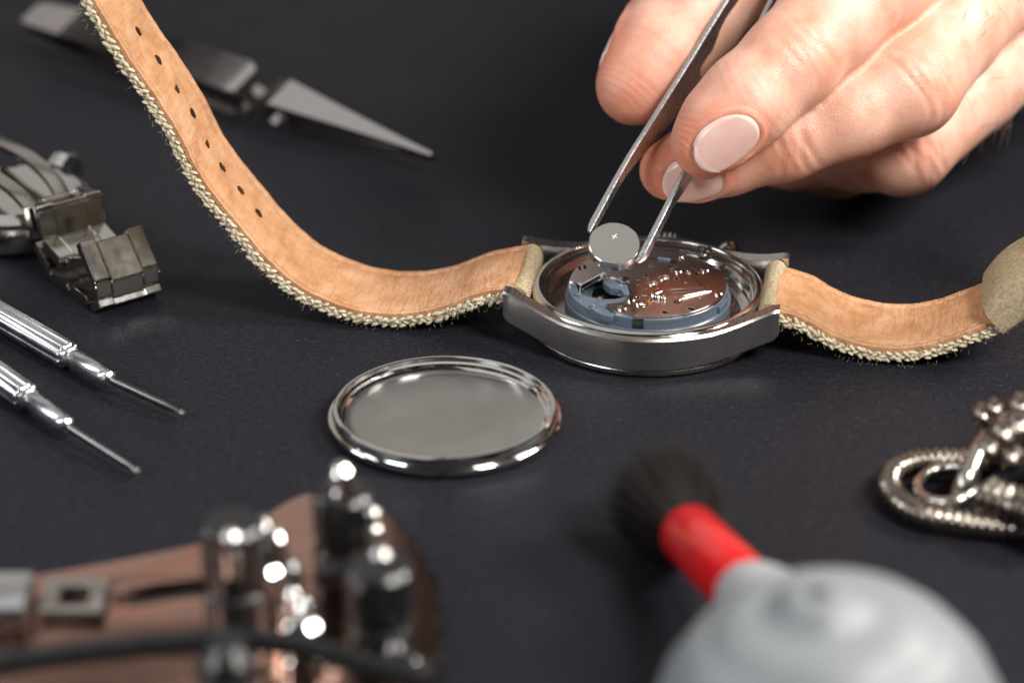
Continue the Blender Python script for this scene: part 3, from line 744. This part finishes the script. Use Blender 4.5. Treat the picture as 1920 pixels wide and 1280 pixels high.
def smooth(v, it, lam=0.5):
    for _ in range(it):
        acc = np.zeros_like(v)
        for k in range(3): acc[:, k] = np.bincount(ep[:, 0], v[ep[:, 1], k], len(v)) + np.bincount(ep[:, 1], v[ep[:, 0], k], len(v))
        v = v + lam * (acc / deg[:, None] - v)
    return v
hvs = smooth(hvs, 3)
def normals(v):
    fn = np.cross(v[hqs[:, 2]] - v[hqs[:, 0]], v[hqs[:, 3]] - v[hqs[:, 1]]); out = np.zeros_like(v)
    for c in range(4):
        for k in range(3): out[:, k] += np.bincount(hqs[:, c], fn[:, k], len(v))
    return out / np.maximum(np.linalg.norm(out, axis=1)[:, None], 1e-9)
hn = normals(hvs)
# nails: centre on the finger axis, direction to the tip, outward direction, half width, half length
def unit(a): return a / np.linalg.norm(a)
toC = -np.array(FWD); upv = np.array(UPV); rgt = np.array(RGT)
def nail_frame(cpx, tip_px, out):
    c = P3(*cpx); l = unit(P3(*tip_px) - c); n = unit(out - l * (out @ l)); w = np.cross(l, n); return c, l, n, w
nails = [
 ('index', nail_frame((1321, 261, -1.0), (1283, 313, -2.0), toC * 0.82 + rgt * 0.22 - upv * 0.45), 4.5, 5.2),
 ('middle', nail_frame((1298, 306, 12.4), (1240, 322, 13.5), toC * 0.80 - upv * 0.62 - rgt * 0.05), 4.5, 5.3),
 ('thumb', nail_frame((1226, 117, 19.5), (1182, 173, 17.0), -rgt * 0.52 + upv * 0.62 + np.array(FWD) * 0.62), 6.2, 6.6)]
disp = np.zeros(len(hvs)); flush = np.zeros(len(hvs)); padm = np.zeros(len(hvs)); ridge = np.zeros((len(hvs), 3))
for nm, (c, l, n, w), hw, hl2 in nails:
    q = hvs - c; a = q @ w; b = q @ l; h = q @ n
    near = (h > 1.0) & (np.abs(a) < hw * 2) & (np.abs(b) < hl2 * 2) & (np.linalg.norm(q, axis=1) < 15)
    rho = (np.abs(a / hw) ** 2.6 + np.abs(b / hl2) ** 2.6) ** (1 / 2.6)
    fold = np.exp(-((rho - 1.04) / 0.11) ** 2) * np.clip((hl2 * 0.60 - b) / 3.0, 0, 1) * 0.46
    disp += near * (fold - 0.30 * np.clip((1.0 - rho) / 0.12, 0, 1))
    flush += near * np.exp(-((rho - 1.15) / 0.22) ** 2) * 0.35
# knuckle wrinkles across the backs of the joints
def wrinkle(ch, idx, amp, spread, count, out):
    global disp, flush
    c = ch[idx][0]; t = unit(ch[idx - 1][0] - ch[idx + 1][0]); q = hvs - c; s = q @ t
    rad = np.linalg.norm(q - s[:, None] * t, axis=1); o = unit(out - t * (out @ t)); side = (q @ o) / np.maximum(rad, 1e-3)
    m = (rad < ch[idx][1] * 1.35) * np.clip((side + 0.05) / 0.5, 0, 1)
    r2 = np.random.RandomState(int(abs(c[0] * 10)) % 1000)
    tang = np.cross(t, o); ph = q @ tang
    for k in range(count):
        s0 = (k - (count - 1) / 2) * spread / count * 2 + r2.uniform(-.3, .3)
        bend = 0.35 * np.sin(ph * 0.55 + r2.uniform(0, 6)) + 0.03 * ph * ph * np.sign(s0) * 0.5
        wd = np.clip(1.2 - np.abs(ph) / (ch[idx][1] * r2.uniform(0.5, 0.95)), 0, 1)
        disp -= m * wd * amp * r2.uniform(0.5, 1) * np.exp(-((s - s0 - bend) / 0.42) ** 2)
    flush += m * 0.28 * np.exp(-(s / 4.5) ** 2)
wrinkle(fing['index'], 3, 0.26, 3.2, 5, toC); wrinkle(fing['middle'], 3, 0.42, 3.6, 6, toC - upv * 0.4)
wrinkle(fing['middle'], 5, 0.40, 4.5, 7, toC + rgt * 0.3); wrinkle(fing['index'], 5, 0.35, 4.0, 6, toC + rgt * 0.4)
wrinkle(fing['ring'], 4, 0.3, 4.0, 6, toC + rgt * 0.4 - upv * 0.3); wrinkle(fing['thumb'], 3, 0.3, 3.5, 5, -rgt + upv)
hvs = hvs + hn * disp[:, None]
for nm, ch in fing.items():
    d = np.linalg.norm(hvs - ch[0][0], axis=1); flush += 0.75 * np.exp(-(d / 8.5) ** 2)
    pad = np.exp(-(np.linalg.norm(hvs - ch[1][0], axis=1) / 11.0) ** 4)
    m = pad > padm; ridge[m] = (hvs - (ch[1][0] + 2.0))[m]; padm = np.maximum(padm, pad)
flush = np.clip(flush, 0, 0.9)
HB = np.array((float(wrist[0]), float(wrist[1]), 0.0))
HD = Thing('hand', 'bare left hand holding the slim tweezers between thumb and index finger', 'hand', HB)
sk = build('skin', [Vector(p) - Vector(HB) for p in hvs], [tuple(int(i) for i in q) for q in hqs], M['skin'], angle=180)
sk.parent = HD.o
def fattr(o, name, val, dt='FLOAT'):
    a = o.data.attributes.new(name, dt, 'POINT')
    a.data.foreach_set('value' if dt == 'FLOAT' else 'vector', np.asarray(val, dtype=np.float32).ravel())
fattr(sk, 'flush', flush); fattr(sk, 'pad', padm); fattr(sk, 'ridge', ridge, 'FLOAT_VECTOR')
for nm, (c, l, n, w), hw, hl2 in nails:
    rows = []; na, nb = 17, 21; P = []
    pts = []
    for i in range(nb):
        for j in range(na):
            x, y = -1 + 2 * j / (na - 1), -1 + 2 * i / (nb - 1)
            # square to rounded outline
            X = x * math.sqrt(1 - y * y * 0.50); Y = y * math.sqrt(1 - x * x * 0.50)
            pts.append((X * hw, Y * hl2, max(abs(x), abs(y)), y))
    A = np.array(pts); h = np.full(len(A), 14.0)
    for it in range(60):
        q = c + A[:, :1] * w + A[:, 1:2] * l + h[:, None] * n
        d = chain_d(q.astype(np.float32), fing[nm]); h -= np.clip(d, -1, 1) * 0.6
    # level the plate along the finger so it is a smooth arch
    H = h.reshape(nb, na); prof = H[:, na // 2]; yy = A[:, 1].reshape(nb, na)[:, na // 2]
    k = np.polyfit(yy[2:-5], prof[2:-5], 2); k[0] = max(k[0], -0.012); 
    arch = -(A[:, 0] ** 2) / (2 * 8.2)
    hh = np.polyval(k, A[:, 1]) + arch + 0.0
    edge = A[:, 2]
    hh = np.where((edge > 0.93) & (A[:, 3] < 0.9), hh - 0.45, hh)
    q = c + A[:, :1] * w + A[:, 1:2] * l + hh[:, None] * n
    mb = MB(); top = [[Vector(q[i * na + j]) for j in range(na)] for i in range(nb)]
    bot = [[p - Vector(n) * 0.45 for p in r] for r in top]
    mb.grid(top); mb.grid(bot)
    vs = mb.v; o2 = nb * na; rim_i = [j for j in range(na)] + [i * na + na - 1 for i in range(1, nb)] + [(nb - 1) * na + j for j in range(na - 2, -1, -1)] + [i * na for i in range(nb - 2, 0, -1)]
    for a, b in zip(rim_i, rim_i[1:] + rim_i[:1]): mb.f.append((a, b, b + o2, a + o2))
    no = HD.part('fingernail', mb, 'nail', parent=sk, world=True, angle=60)
    lun = np.clip((A[:, 3] - 0.80) * 6, 0, 1) * 0.9 + np.exp(-((A[:, 3] + 1.0) / 0.28) ** 2 - (A[:, 0] / (hw * .6)) ** 2) * 0.5
    fattr(no, 'lunula', np.concatenate([lun, lun]))
# fine hair on the backs of the fingers
hr = MB(); rs = np.random.RandomState(4)
hn2 = normals(hvs); cand = []
for ch, i0, i1, outd in ((fing['ring'], 4, 6, toC * 0.6 + rgt), (fing['middle'], 5, 7, toC * 0.6 + rgt)):
    a, b = ch[i0][0], ch[i1][0]; ab = b - a; t = ((hvs - a) @ ab) / (ab @ ab); rad = np.linalg.norm(hvs - a - t[:, None] * ab, axis=1)
    ok = np.where((t > 0.22) & (t < 1.0) & (rad < 12) & (hn2 @ unit(outd) > 0.45))[0]
    if len(ok): cand += [(i, unit(ab)) for i in rs.choice(ok, min(40, len(ok)), replace=False)]
for i, ax in cand:
    p = Vector(hvs[i]); nn = Vector(hn2[i]); tg = Vector(unit(-ax * rs.uniform(0.2, 0.8) + rs.uniform(-.8, .8, 3))); Ln2 = rs.uniform(2.0, 5.0)
    pts = [p + nn * (0.9 * math.sin(min(s * 1.6, 1.5)) * Ln2 * 0.22) + tg * (Ln2 * s) - Vector((0, 0, 1)) * (s * s * Ln2 * 0.2) for s in (0, .25, .5, .75, 1.0)]
    hr.tube(pts, [0.035, 0.033, 0.028, 0.02, 0.008], 4, cap=False)
HD.part('finger_hair', hr, 'hair', parent=sk, world=True, kind='stuff')

# ------------------------------------------------------------------ crossed tweezers lying behind
ca, cb = on_z(58, 52, 4.0), on_z(812, 322, 1.2)
CT = Thing('cross_lock_tweezers', 'broad steel cross-lock tweezers lying behind the strap, pointed tips closed', 'tweezers', Vector((cb.x, cb.y, 0)))
ax = (cb - ca); CL = ax.length; ax.normalize()
sd = ax.cross(Vector((0, 0, 1))).normalized()             # toward the camera side
opn = (Vector((0, 0, 1)) * 0.92 + sd * 0.40).normalized(); opn = (opn - ax * opn.dot(ax)).normalized(); wid = ax.cross(opn).normalized()
def cross_arm(sg):
    keys = [(0.0, 0.0, 2.6, 0), (0.02, 0.5, 3.4, 0), (0.12, 1.6, 4.0, 0), (0.40, 3.1, 4.3, 0), (0.555, 3.3, 4.4, 0), (0.575, 3.0, 3.6, 0.2), (0.592, 1.5, 1.1, 2.2), (0.625, -1.5, 1.0, 2.2), (0.638, -2.6, 2.6, 0.8), (0.655, -2.8, 3.7, 0), (0.80, -1.7, 2.2, 0), (0.93, -0.75, 1.0, 0), (1.0, -0.25, 0.5, 0)]
    rows = []
    for s, h, w, off in keys:
        c = ca + ax * (CL * s) + opn * (sg * h) + wid * (sg * off)
        th = 0.55
        rows.append([c + wid * x + opn * y for x, y in ((-w, -th), (w, -th), (w, th), (-w, th))])
    return MB().grid(rows, close_v=True, cap=True)
lowz = 1e9
for sg in (1, -1):
    mbx = cross_arm(sg); lowz = min(lowz, min(p.z for p in mbx.v)); CT.part('arm', mbx, 'steel_clean', world=True, bevel=0.10, seg=1, smooth=False)
CT.part('rivet', MB().lathe([(0, 1.3), (1.2, 1.2), (1.3, 0.9), (1.3, -0.9), (0, -0.9)], 20, ca + ax * 4, opn), 'steel_polished', world=True)
CT.o.location.z -= (lowz - 0.05) * S

# ------------------------------------------------------------------ bracelet watch at the left
f0 = on_z(163, 577, 0.0)
wd = Vector((0.81, 0.586, 0)).normalized(); sdv = Vector((wd.y, -wd.x, 0))
BW = Thing('bracelet_watch', 'steel watch with folded link bracelet and open clasp standing on the table', 'watch', f0)
def lp(s, z, w): return f0 + sdv * s + wd * w + Vector((0, 0, z))
WID = 11.9
def link(a, b, th, mat, name='bracelet_link', lobes=True, w0=0.0, w1=WID):
    A, B = Vector((a[0], 0, a[1])), Vector((b[0], 0, b[1])); t = (B - A); ln = t.length; t.normalize()
    n = Vector((-t.z, 0, t.x));
    if n.dot(Vector((0.35, 0, 1))) < 0: n = -n
    X = sdv * t.x + Vector((0, 0, t.z)); Zn = sdv * n.x + Vector((0, 0, n.z))
    mb = MB(); segs = [(w0, w0 + 2.9, 0.0), (w0 + 2.96, w1 - 2.96, 0.7), (w1 - 2.9, w1, 0.0)] if lobes else [(w0, w1, 0)]
    for wa, wb, off in segs:
        c = lp((a[0] + b[0]) / 2, (a[1] + b[1]) / 2, (wa + wb) / 2) + X * off - Zn * (th / 2)
        mb.box(c, (ln - 0.12, wb - wa, th), X, wd, Zn)
    return BW.part(name, mb, mat, world=True, bevel=0.22, seg=2, smooth=False)
link((-15.8, 12.9), (-14.4, 7.2), 2.0, 'steel_link'); link((-14.4, 7.3), (-8.7, 6.0), 2.2, 'steel_link')
link((-8.6, 5.9), (-2.0, 8.2), 1.6, 'steel_polished', w0=1.0, w1=10.9)
link((-1.2, 11.8), (3.75, 6.3), 1.9, 'steel_link', 'clasp_cover'); link((3.8, 6.0), (4.1, 3.2), 1.7, 'steel_link')
link((4.0, 3.0), (1.0, 0.9), 1.5, 'steel_polished'); link((-0.2, 2.0), (-6.4, 2.0), 1.9, 'steel_link'); link((-6.7, 2.1), (-13.0, 2.4), 1.9, 'steel_link')
link((-13.2, 2.6), (-17.6, 5.6), 2.0, 'steel_link'); link((-17.8, 5.8), (-19.4, 11.5), 2.0, 'steel_link')
for s_, z_ in ((-15.9, 12.0), (-14.2, 6.4), (-8.7, 5.0), (-1.0, 9.9), (3.4, 4.8), (0.4, 1.2), (-6.5, 1.1), (-13.1, 1.4)):
    BW.part('link_pin', MB().tube([lp(s_, z_, -0.2), lp(s_, z_, WID + 0.2)], 0.5, 10), 'chrome', world=True)
def blade(pix, w, width, th, mat):
    p0 = f0 + wd * w; pts = []
    for s, z in [on_wall(x, y, p0, sdv) for x, y in pix]: pts.append(lp(s, z, w))
    path = resample(catmull(pts, 8), 1.0); rows = []
    for i, p in enumerate(path):
        t = (path[min(i + 1, len(path) - 1)] - path[max(i - 1, 0)]).normalized(); n = t.cross(wd).normalized()
        rows.append([p + wd * (x * width / 2) + n * (y * th / 2) for x, y in ((-1, -1), (1, -1), (1, 1), (-1, 1))])
    BW.part('clasp_blade', MB().grid(rows, close_v=True, cap=True), mat, world=True, bevel=0.15)
blade([(60, 392), (32, 362), (0, 338), (-40, 312), (-90, 290)], 1.5, 2.6, 1.0, 'steel_warm')
blade([(122, 376), (98, 336), (60, 300), (20, 277), (-30, 258), (-90, 246)], 10.2, 2.8, 1.0, 'steel_warm')
hc = on_z(30, 372, 6.0)
BW.part('watch_case', MB().lathe([(0, 0.5), (12.4, 0.5), (13.4, 1.4), (13.6, 4.5), (13.0, 6.5), (11.5, 7.4), (11, 7.2), (10.6, 7.5), (0, 7.7)], 80, (hc.x, hc.y, 0)), 'steel_polished', world=True)
for (px, py, zz2, rr) in ((126, 308, 5.5, 2.6), (163, 378, 5.0, 2.4)):
    q = on_z(px, py, zz2); d = (q - Vector((hc.x, hc.y, zz2))).normalized()
    BW.part('case_lug', MB().tube([q - d * 4, q - d * 1.5 + Vector((0, 0, 1.0)), q + d * 0.8 + Vector((0, 0, 0.4)), q + d * 2.2 + Vector((0, 0, -2.2)), q + d * 2.6 + Vector((0, 0, -4.4))], [(2.0, rr), (2.0, rr), (1.7, rr * .9), (1.3, rr * .8), (0.8, rr * .6)], 14, up=(0, 0, 1)), 'chrome', world=True)

# ------------------------------------------------------------------ screwdrivers
def driver(px_tip, px_col, px_hand, label, seed):
    zA = 2.35
    tip, cl, hd = on_z(*px_tip, 1.6), on_z(*px_col, zA), on_z(*px_hand, zA)
    T = Thing('precision_screwdriver', label, 'screwdriver', Vector((tip.x, tip.y, 0)), group='precision screwdrivers')
    d = (hd - cl); d.z = 0; d.normalize()
    T.part('shaft', MB().lathe([(0, -0.1), (0.42, 0), (0.5, 1.2), (0.62, 2.4), (0.62, (cl - tip).length + 2.0)], 20, tip, (cl - tip)), 'dark_steel', world=True)
    sx = d.cross(Vector((0, 0, 1)))
    T.part('blade_tip', MB().box(tip - (cl - tip).normalized() * 0.3, (1.6, 1.0, 0.35), (cl - tip), sx), 'steel_bright', world=True, bevel=0.05)
    cl2 = (hd - cl).length
    T.part('collar', MB().lathe([(0, -0.2), (0.9, -0.2), (1.3, 0.1), (1.45, 0.5), (1.45, 1.1), (1.3, 1.3), (1.5, 1.7), (1.62, cl2 - 1.8), (1.45, cl2 - 1.5), (1.45, cl2 - 0.9), (1.75, cl2 - 0.6), (1.75, cl2 + 0.5)], 40, cl, d), 'aluminium', world=True)
    T.part('grip', MB().lathe([(1.5, 0), (2.05, 0.25), (2.2, 0.5), (2.2, 44), (1.9, 44.6), (1.9, 48)], 144, hd, d, rmod=lambda a: 1 + 0.055 * math.copysign(abs(math.cos(a * 9)) ** 0.5, math.cos(a * 9))), 'aluminium', world=True, angle=45)
    T.part('swivel_cap', MB().lathe([(1.8, 47.6), (2.3, 48), (2.3, 52), (1.6, 53), (0, 53.2)], 40, hd, d), 'steel_satin', world=True)
driver((335, 771), (207, 712), (131, 668), 'fluted silver screwdriver with the slimmer collar, beside the folded bracelet', 1)
driver((252, 879), (128, 800), (52, 746), 'fluted silver screwdriver lying between the other screwdriver and the case opener wrench', 2)

# ------------------------------------------------------------------ case wrench in the foreground
CWp = on_z(430, 1150, 0); 
CW = Thing('case_opener_wrench', 'case opener wrench, skin reflection tinted into its plate, with black posts and chrome pins', 'wrench', CWp)
PT = 9.0
oz = lambda x, y, z=PT: on_z(x, y, z)
outline = [oz(*q) for q in ((-120, 1120), (0, 1088), (200, 1052), (390, 1012), (480, 975), (545, 935), (590, 918), (650, 910), (710, 930), (770, 985), (812, 1050), (836, 1130), (838, 1210), (815, 1300), (760, 1390), (660, 1440), (500, 1430), (330, 1400), (120, 1390), (-120, 1400))]
ol0 = [(p.x, p.y) for p in catmull(outline + [outline[0]], 5)[:-1]]
slot_o = [oz(*q) for q in ((212, 1130), (232, 1104), (300, 1092), (430, 1078), (440, 1112), (330, 1122), (250, 1138))]
nut_hole = [oz(*q) for q in ((105, 1118), (140, 1112), (150, 1155), (112, 1162))]
ol = [(CWp.x + (x - CWp.x) * 0.955, CWp.y + (y - CWp.y) * 0.955) for x, y in ol0]
CW.part('edge_rim', MB().plate(ol0, [], PT - 3.4, PT - 1.0), 'dark_steel', world=True, bevel=0.5)
pl = CW.part('body_plate', MB().plate(ol, [[(p.x, p.y) for p in slot_o], [(p.x, p.y) for p in nut_hole]], PT - 0.9, PT), 'plate_skin_reflection', world=True, bevel=0.5)
inn2 = [(CWp.x + (x - CWp.x) * 0.94, CWp.y + (y - CWp.y) * 0.94) for x, y in ol]
CW.part('foot_rail', MB().plate(inn2, [], 0.0, PT - 3.5), 'black_plastic', world=True, bevel=0.3)
def post(px, py, r, h, mat='black_plastic', z=PT, name='post', prof=None):
    p = oz(px, py, z); CW.part(name, MB().lathe(prof or [(0, 0), (r, 0), (r, h * 0.35), (r * 0.86, h * 0.38), (r * 0.86, h * 0.5), (r, h * 0.53), (r, h - 0.6), (r - 0.6, h), (0, h)], 36, (p.x, p.y, z), (0, 0, 1)), mat, world=True); return p
def pin(px, py, z, r, h, lean=(0, 0, 1), name='gripping_pin', mat='chrome'):
    p = oz(px, py, z); CW.part(name, MB().lathe([(0, 0), (r, 0), (r, h * 0.55), (r * 0.72, h * 0.6), (r * 0.72, h * 0.75), (r * 0.9, h * 0.8), (r * 0.9, h - r * 0.5), (r * 0.5, h), (0, h)], 24, p, lean), mat, world=True)
post(445, 1168, 4.3, 15.5); pin(437, 1075, PT + 9.5, 1.5, 6.5, mat='steel_satin')
post(500, 1165, 2.6, 9, 'chrome', name='threaded_stud'); pin(492, 1045, PT + 7, 1.7, 6); pin(522, 1060, PT + 8, 1.4, 5.2); pin(545, 1110, PT + 3, 1.6, 5, mat='dark_steel')
post(648, 1080, 4.2, 13.5); pin(655, 975, PT + 10, 1.7, 8.5, (-0.12, 0, 1)); pin(700, 1030, PT + 6, 1.2, 6.5, mat='steel_satin')
post(714, 1225, 4.4, 13.5); pin(716, 1095, PT + 9, 1.6, 5.5, mat='steel_satin')
pin(742, 1150, PT + 4, 1.6, 3.2, mat='dark_steel'); pin(742, 1255, PT + 1, 1.6, 4.4, mat='dark_steel'); pin(788, 1275, PT + 0, 1.5, 3.6)
post(572, 1270, 2.5, 9.0, 'chrome', name='threaded_stud'); pin(574, 1185, PT + 5.5, 1.6, 5.2); pin(553, 1165, PT + 4, 1.4, 5.2)
CW.part('cross_bar', MB().bars([oz(592, 1080, PT + 5), oz(680, 1058, PT + 6), oz(765, 1045, PT + 6)], 2.6, 2.0), 'black_plastic', world=True, bevel=0.4)
nq = oz(140, 1136, PT + 0.1)
CW.part('square_nut', MB().plate([(nq.x + a, nq.y + b) for a, b in ((-4.2, -3.6), (4.2, -3.6), (4.2, 5.0), (-4.2, 5.0))], [[(nq.x + a, nq.y + b) for a, b in ((-2.2, -1.8), (2.0, -1.8), (2.0, 2.8), (-2.2, 2.8))]], PT + 0.02, PT + 1.6), 'steel_satin', world=True, bevel=0.3)
nq = oz(25, 1150, PT + 0.1)
CW.part('slide_block', MB().box((nq.x - 2, nq.y, PT + 2.0), (9, 10, 4)), 'aluminium', world=True, bevel=1.0)
hp = [oz(*q) for q in ((-90, 1262, PT + 7), (60, 1236, PT + 7), (250, 1212, PT + 7), (420, 1200, PT + 7), (560, 1208, PT + 7), (660, 1238, PT + 6), (760, 1262, PT + 5), (800, 1258, PT + 5))]
CW.part('handle_rod', MB().tube(catmull(hp, 6), 1.6, 16), 'black_plastic', world=True)
pin(430, 1330, PT, 4.0, 10, name='post', mat='black_plastic'); 

# ------------------------------------------------------------------ dust blower with brush
bc = on_z(1578, 1372, 18.0); bc.z = 0
DB = Thing('dust_blower', 'grey rubber dust blower bulb with red ferrule and black bristle brush', 'dust blower', bc)
DB.part('bulb', MB().lathe([(0, 0.2), (9, 0.0), (14, 1.6), (18.5, 5.5), (20.8, 10.5), (21.4, 16), (20.9, 21), (19.0, 26), (16.0, 30), (13.6, 32.2), (12.95, 32.3), (12.6, 32.85), (10.5, 34.1), (7.5, 35.2), (6.9, 35.15), (6.5, 35.6), (4.4, 36.2), (4.1, 37.0), (3.5, 37.5), (1.2, 37.5), (1.0, 36.9), (0, 36.8)], 96, (0, 0, 0.6), (-0.10, -0.03, 1)), 'rubber_grey', angle=55)
DB.part('valve_hole', MB().lathe([(0, 37.75), (0.9, 37.7), (1.5, 37.45)], 24, (0, 0, 0.6), (-0.10, -0.03, 1)), 'gasket')
n0, n1, n2 = on_z(1440, 1150, 20.0), on_z(1402, 1112, 15.0), on_z(1290, 998, 9.5); n3 = on_z(1150, 795, 3.5)
fa = (n2 - n1).normalized()
DB.part('nozzle', MB().tube([n1 - fa * 14, n1 - fa * 6, n1 - fa * 2.5, n1 - fa * 0.5, n1 + fa * 1.5], [7.2, 6.0, 5.3, 4.7, 4.0], 32), 'nozzle_white', world=True)
DB.part('ferrule', MB().tube([n1 - fa * 0.2, n1, n1 + fa * 0.4, n2 - fa * 1.0, n2 - fa * 0.2, n2, n2 - fa * 0.2], [3.6, 4.2, 4.4, 4.35, 4.1, 3.7, 3.0], 40), 'ferrule_red', world=True, angle=50)
br = MB(); rb = random.Random(3); e1 = fa.orthogonal().normalized(); e2 = fa.cross(e1); bax = (n3 - n2).normalized()
for i in range(4200):
    a = rb.uniform(0, 6.283); r = math.sqrt(rb.random()); rad0 = e1 * math.cos(a) + e2 * math.sin(a)
    p = n2 - fa * 1.0 + rad0 * (r * 3.3); ln = rb.uniform(16.0, 23.5) * (1 - 0.12 * r)
    dd = (fa * 0.4 + bax * 0.6 + rad0 * (r * 0.37) + Vector((rb.uniform(-.06, .06), rb.uniform(-.06, .06), rb.uniform(-.05, .05)))).normalized()
    q = p + dd * (ln * 0.5); q2 = p + dd * ln + rad0 * (-r * 0.4); q2.z = max(q2.z, 0.15); q.z = max(q.z, 0.2)
    s = dd.orthogonal().normalized() * 0.085; s2 = dd.cross(s)
    br.add([p + s, p - s * .5 + s2 * .86, p - s * .5 - s2 * .86, q + s, q - s * .5 + s2 * .86, q - s * .5 - s2 * .86, q2], [(0, 1, 4, 3), (1, 2, 5, 4), (2, 0, 3, 5), (3, 4, 6), (4, 5, 6), (5, 3, 6)])
DB.part('bristles', br, 'bristle', world=True, kind='stuff')

# ------------------------------------------------------------------ chain bracelet at the right edge
cc0 = on_z(1760, 940, 0)
CH = Thing('chain_bracelet', 'tarnished silver snake chain with ring clasp, looped beside the grey blower', 'chain', cc0)
cz = 2.4
loop = [on_z(x, y, z) for x, y, z in ((1960, 992, 2.2), (1880, 988, 2.2), (1800, 978, cz), (1735, 966, cz), (1690, 942, cz), (1668, 912, cz), (1676, 884, cz), (1710, 868, cz), (1760, 862, cz), (1830, 862, 2.8), (1900, 866, 3.2), (1960, 872, 3.2))]
cp = resample(catmull(loop, 10), 0.34)
CH.part('snake_chain', MB().tube(cp, [1.95 if i % 4 in (1, 2) else 1.62 for i in range(len(cp))], 14), 'chain_steel', world=True, angle=60)
loop2 = [on_z(x, y, z) for x, y, z in ((1850, 930, 5.2), (1880, 940, 5.4), (1920, 955, 5.4), (1980, 985, 5.4))]
cp2 = resample(catmull(loop2, 10), 0.4)
CH.part('coil_end', MB().tube(cp2, [3.1 if i % 4 in (1, 2) else 2.4 for i in range(len(cp2))], 18), 'chain_steel', world=True, angle=60)
rc = on_z(1776, 908, 3.6); ring_pts = [rc + Vector((4.2 * math.cos(a), 6.2 * math.sin(a), 1.2 * math.cos(a + .6))) for a in [2 * math.pi * i / 48 for i in range(48)]]
CH.part('jump_ring', MB().tube(ring_pts, 0.85, 12, closed=True), 'steel_warm', world=True)
CH.part('clasp_bar', MB().tube(catmull([on_z(1798, 934, 3.5), on_z(1812, 900, 6.5), on_z(1832, 852, 8.5), on_z(1846, 830, 9)], 5), [1.5] * 16, 14), 'steel_warm', world=True)
for (x, y, z, r) in ((1858, 842, 9.0, 2.3), (1886, 815, 10.5, 2.9), (1846, 780, 10.5, 2.2), (1900, 858, 8, 2.4), (1868, 768, 12, 1.9), (1915, 800, 11, 3.2), (1918, 766, 12.5, 2.6), (1852, 815, 8.5, 1.6), (1900, 785, 11, 1.6)):
    p = on_z(x, y, z); CH.part('clasp_bead', MB().lathe([(0, -r * .8), (r * .5, -r * .75), (r * .9, -r * .4), (r, 0), (r * .9, r * .4), (r * .62, r * .66), (r * .5, r * .8), (0, r * .85)], 24, p, (0.5, -0.2, 0.8)), 'chain_steel', world=True)
CH.part('clasp_body', MB().tube(catmull([on_z(1850, 840, 7), on_z(1890, 830, 8), on_z(1930, 815, 9), on_z(1990, 800, 9)], 5), [(2.6, 3.6)] * 16, 16), 'chain_steel', world=True)
CH.part('clasp_base', MB().tube(catmull([on_z(1835, 900, 2.6), on_z(1880, 880, 3), on_z(1930, 870, 3), on_z(1990, 870, 3)], 5), [(2.4, 4.0)] * 16, 16), 'dark_steel', world=True)
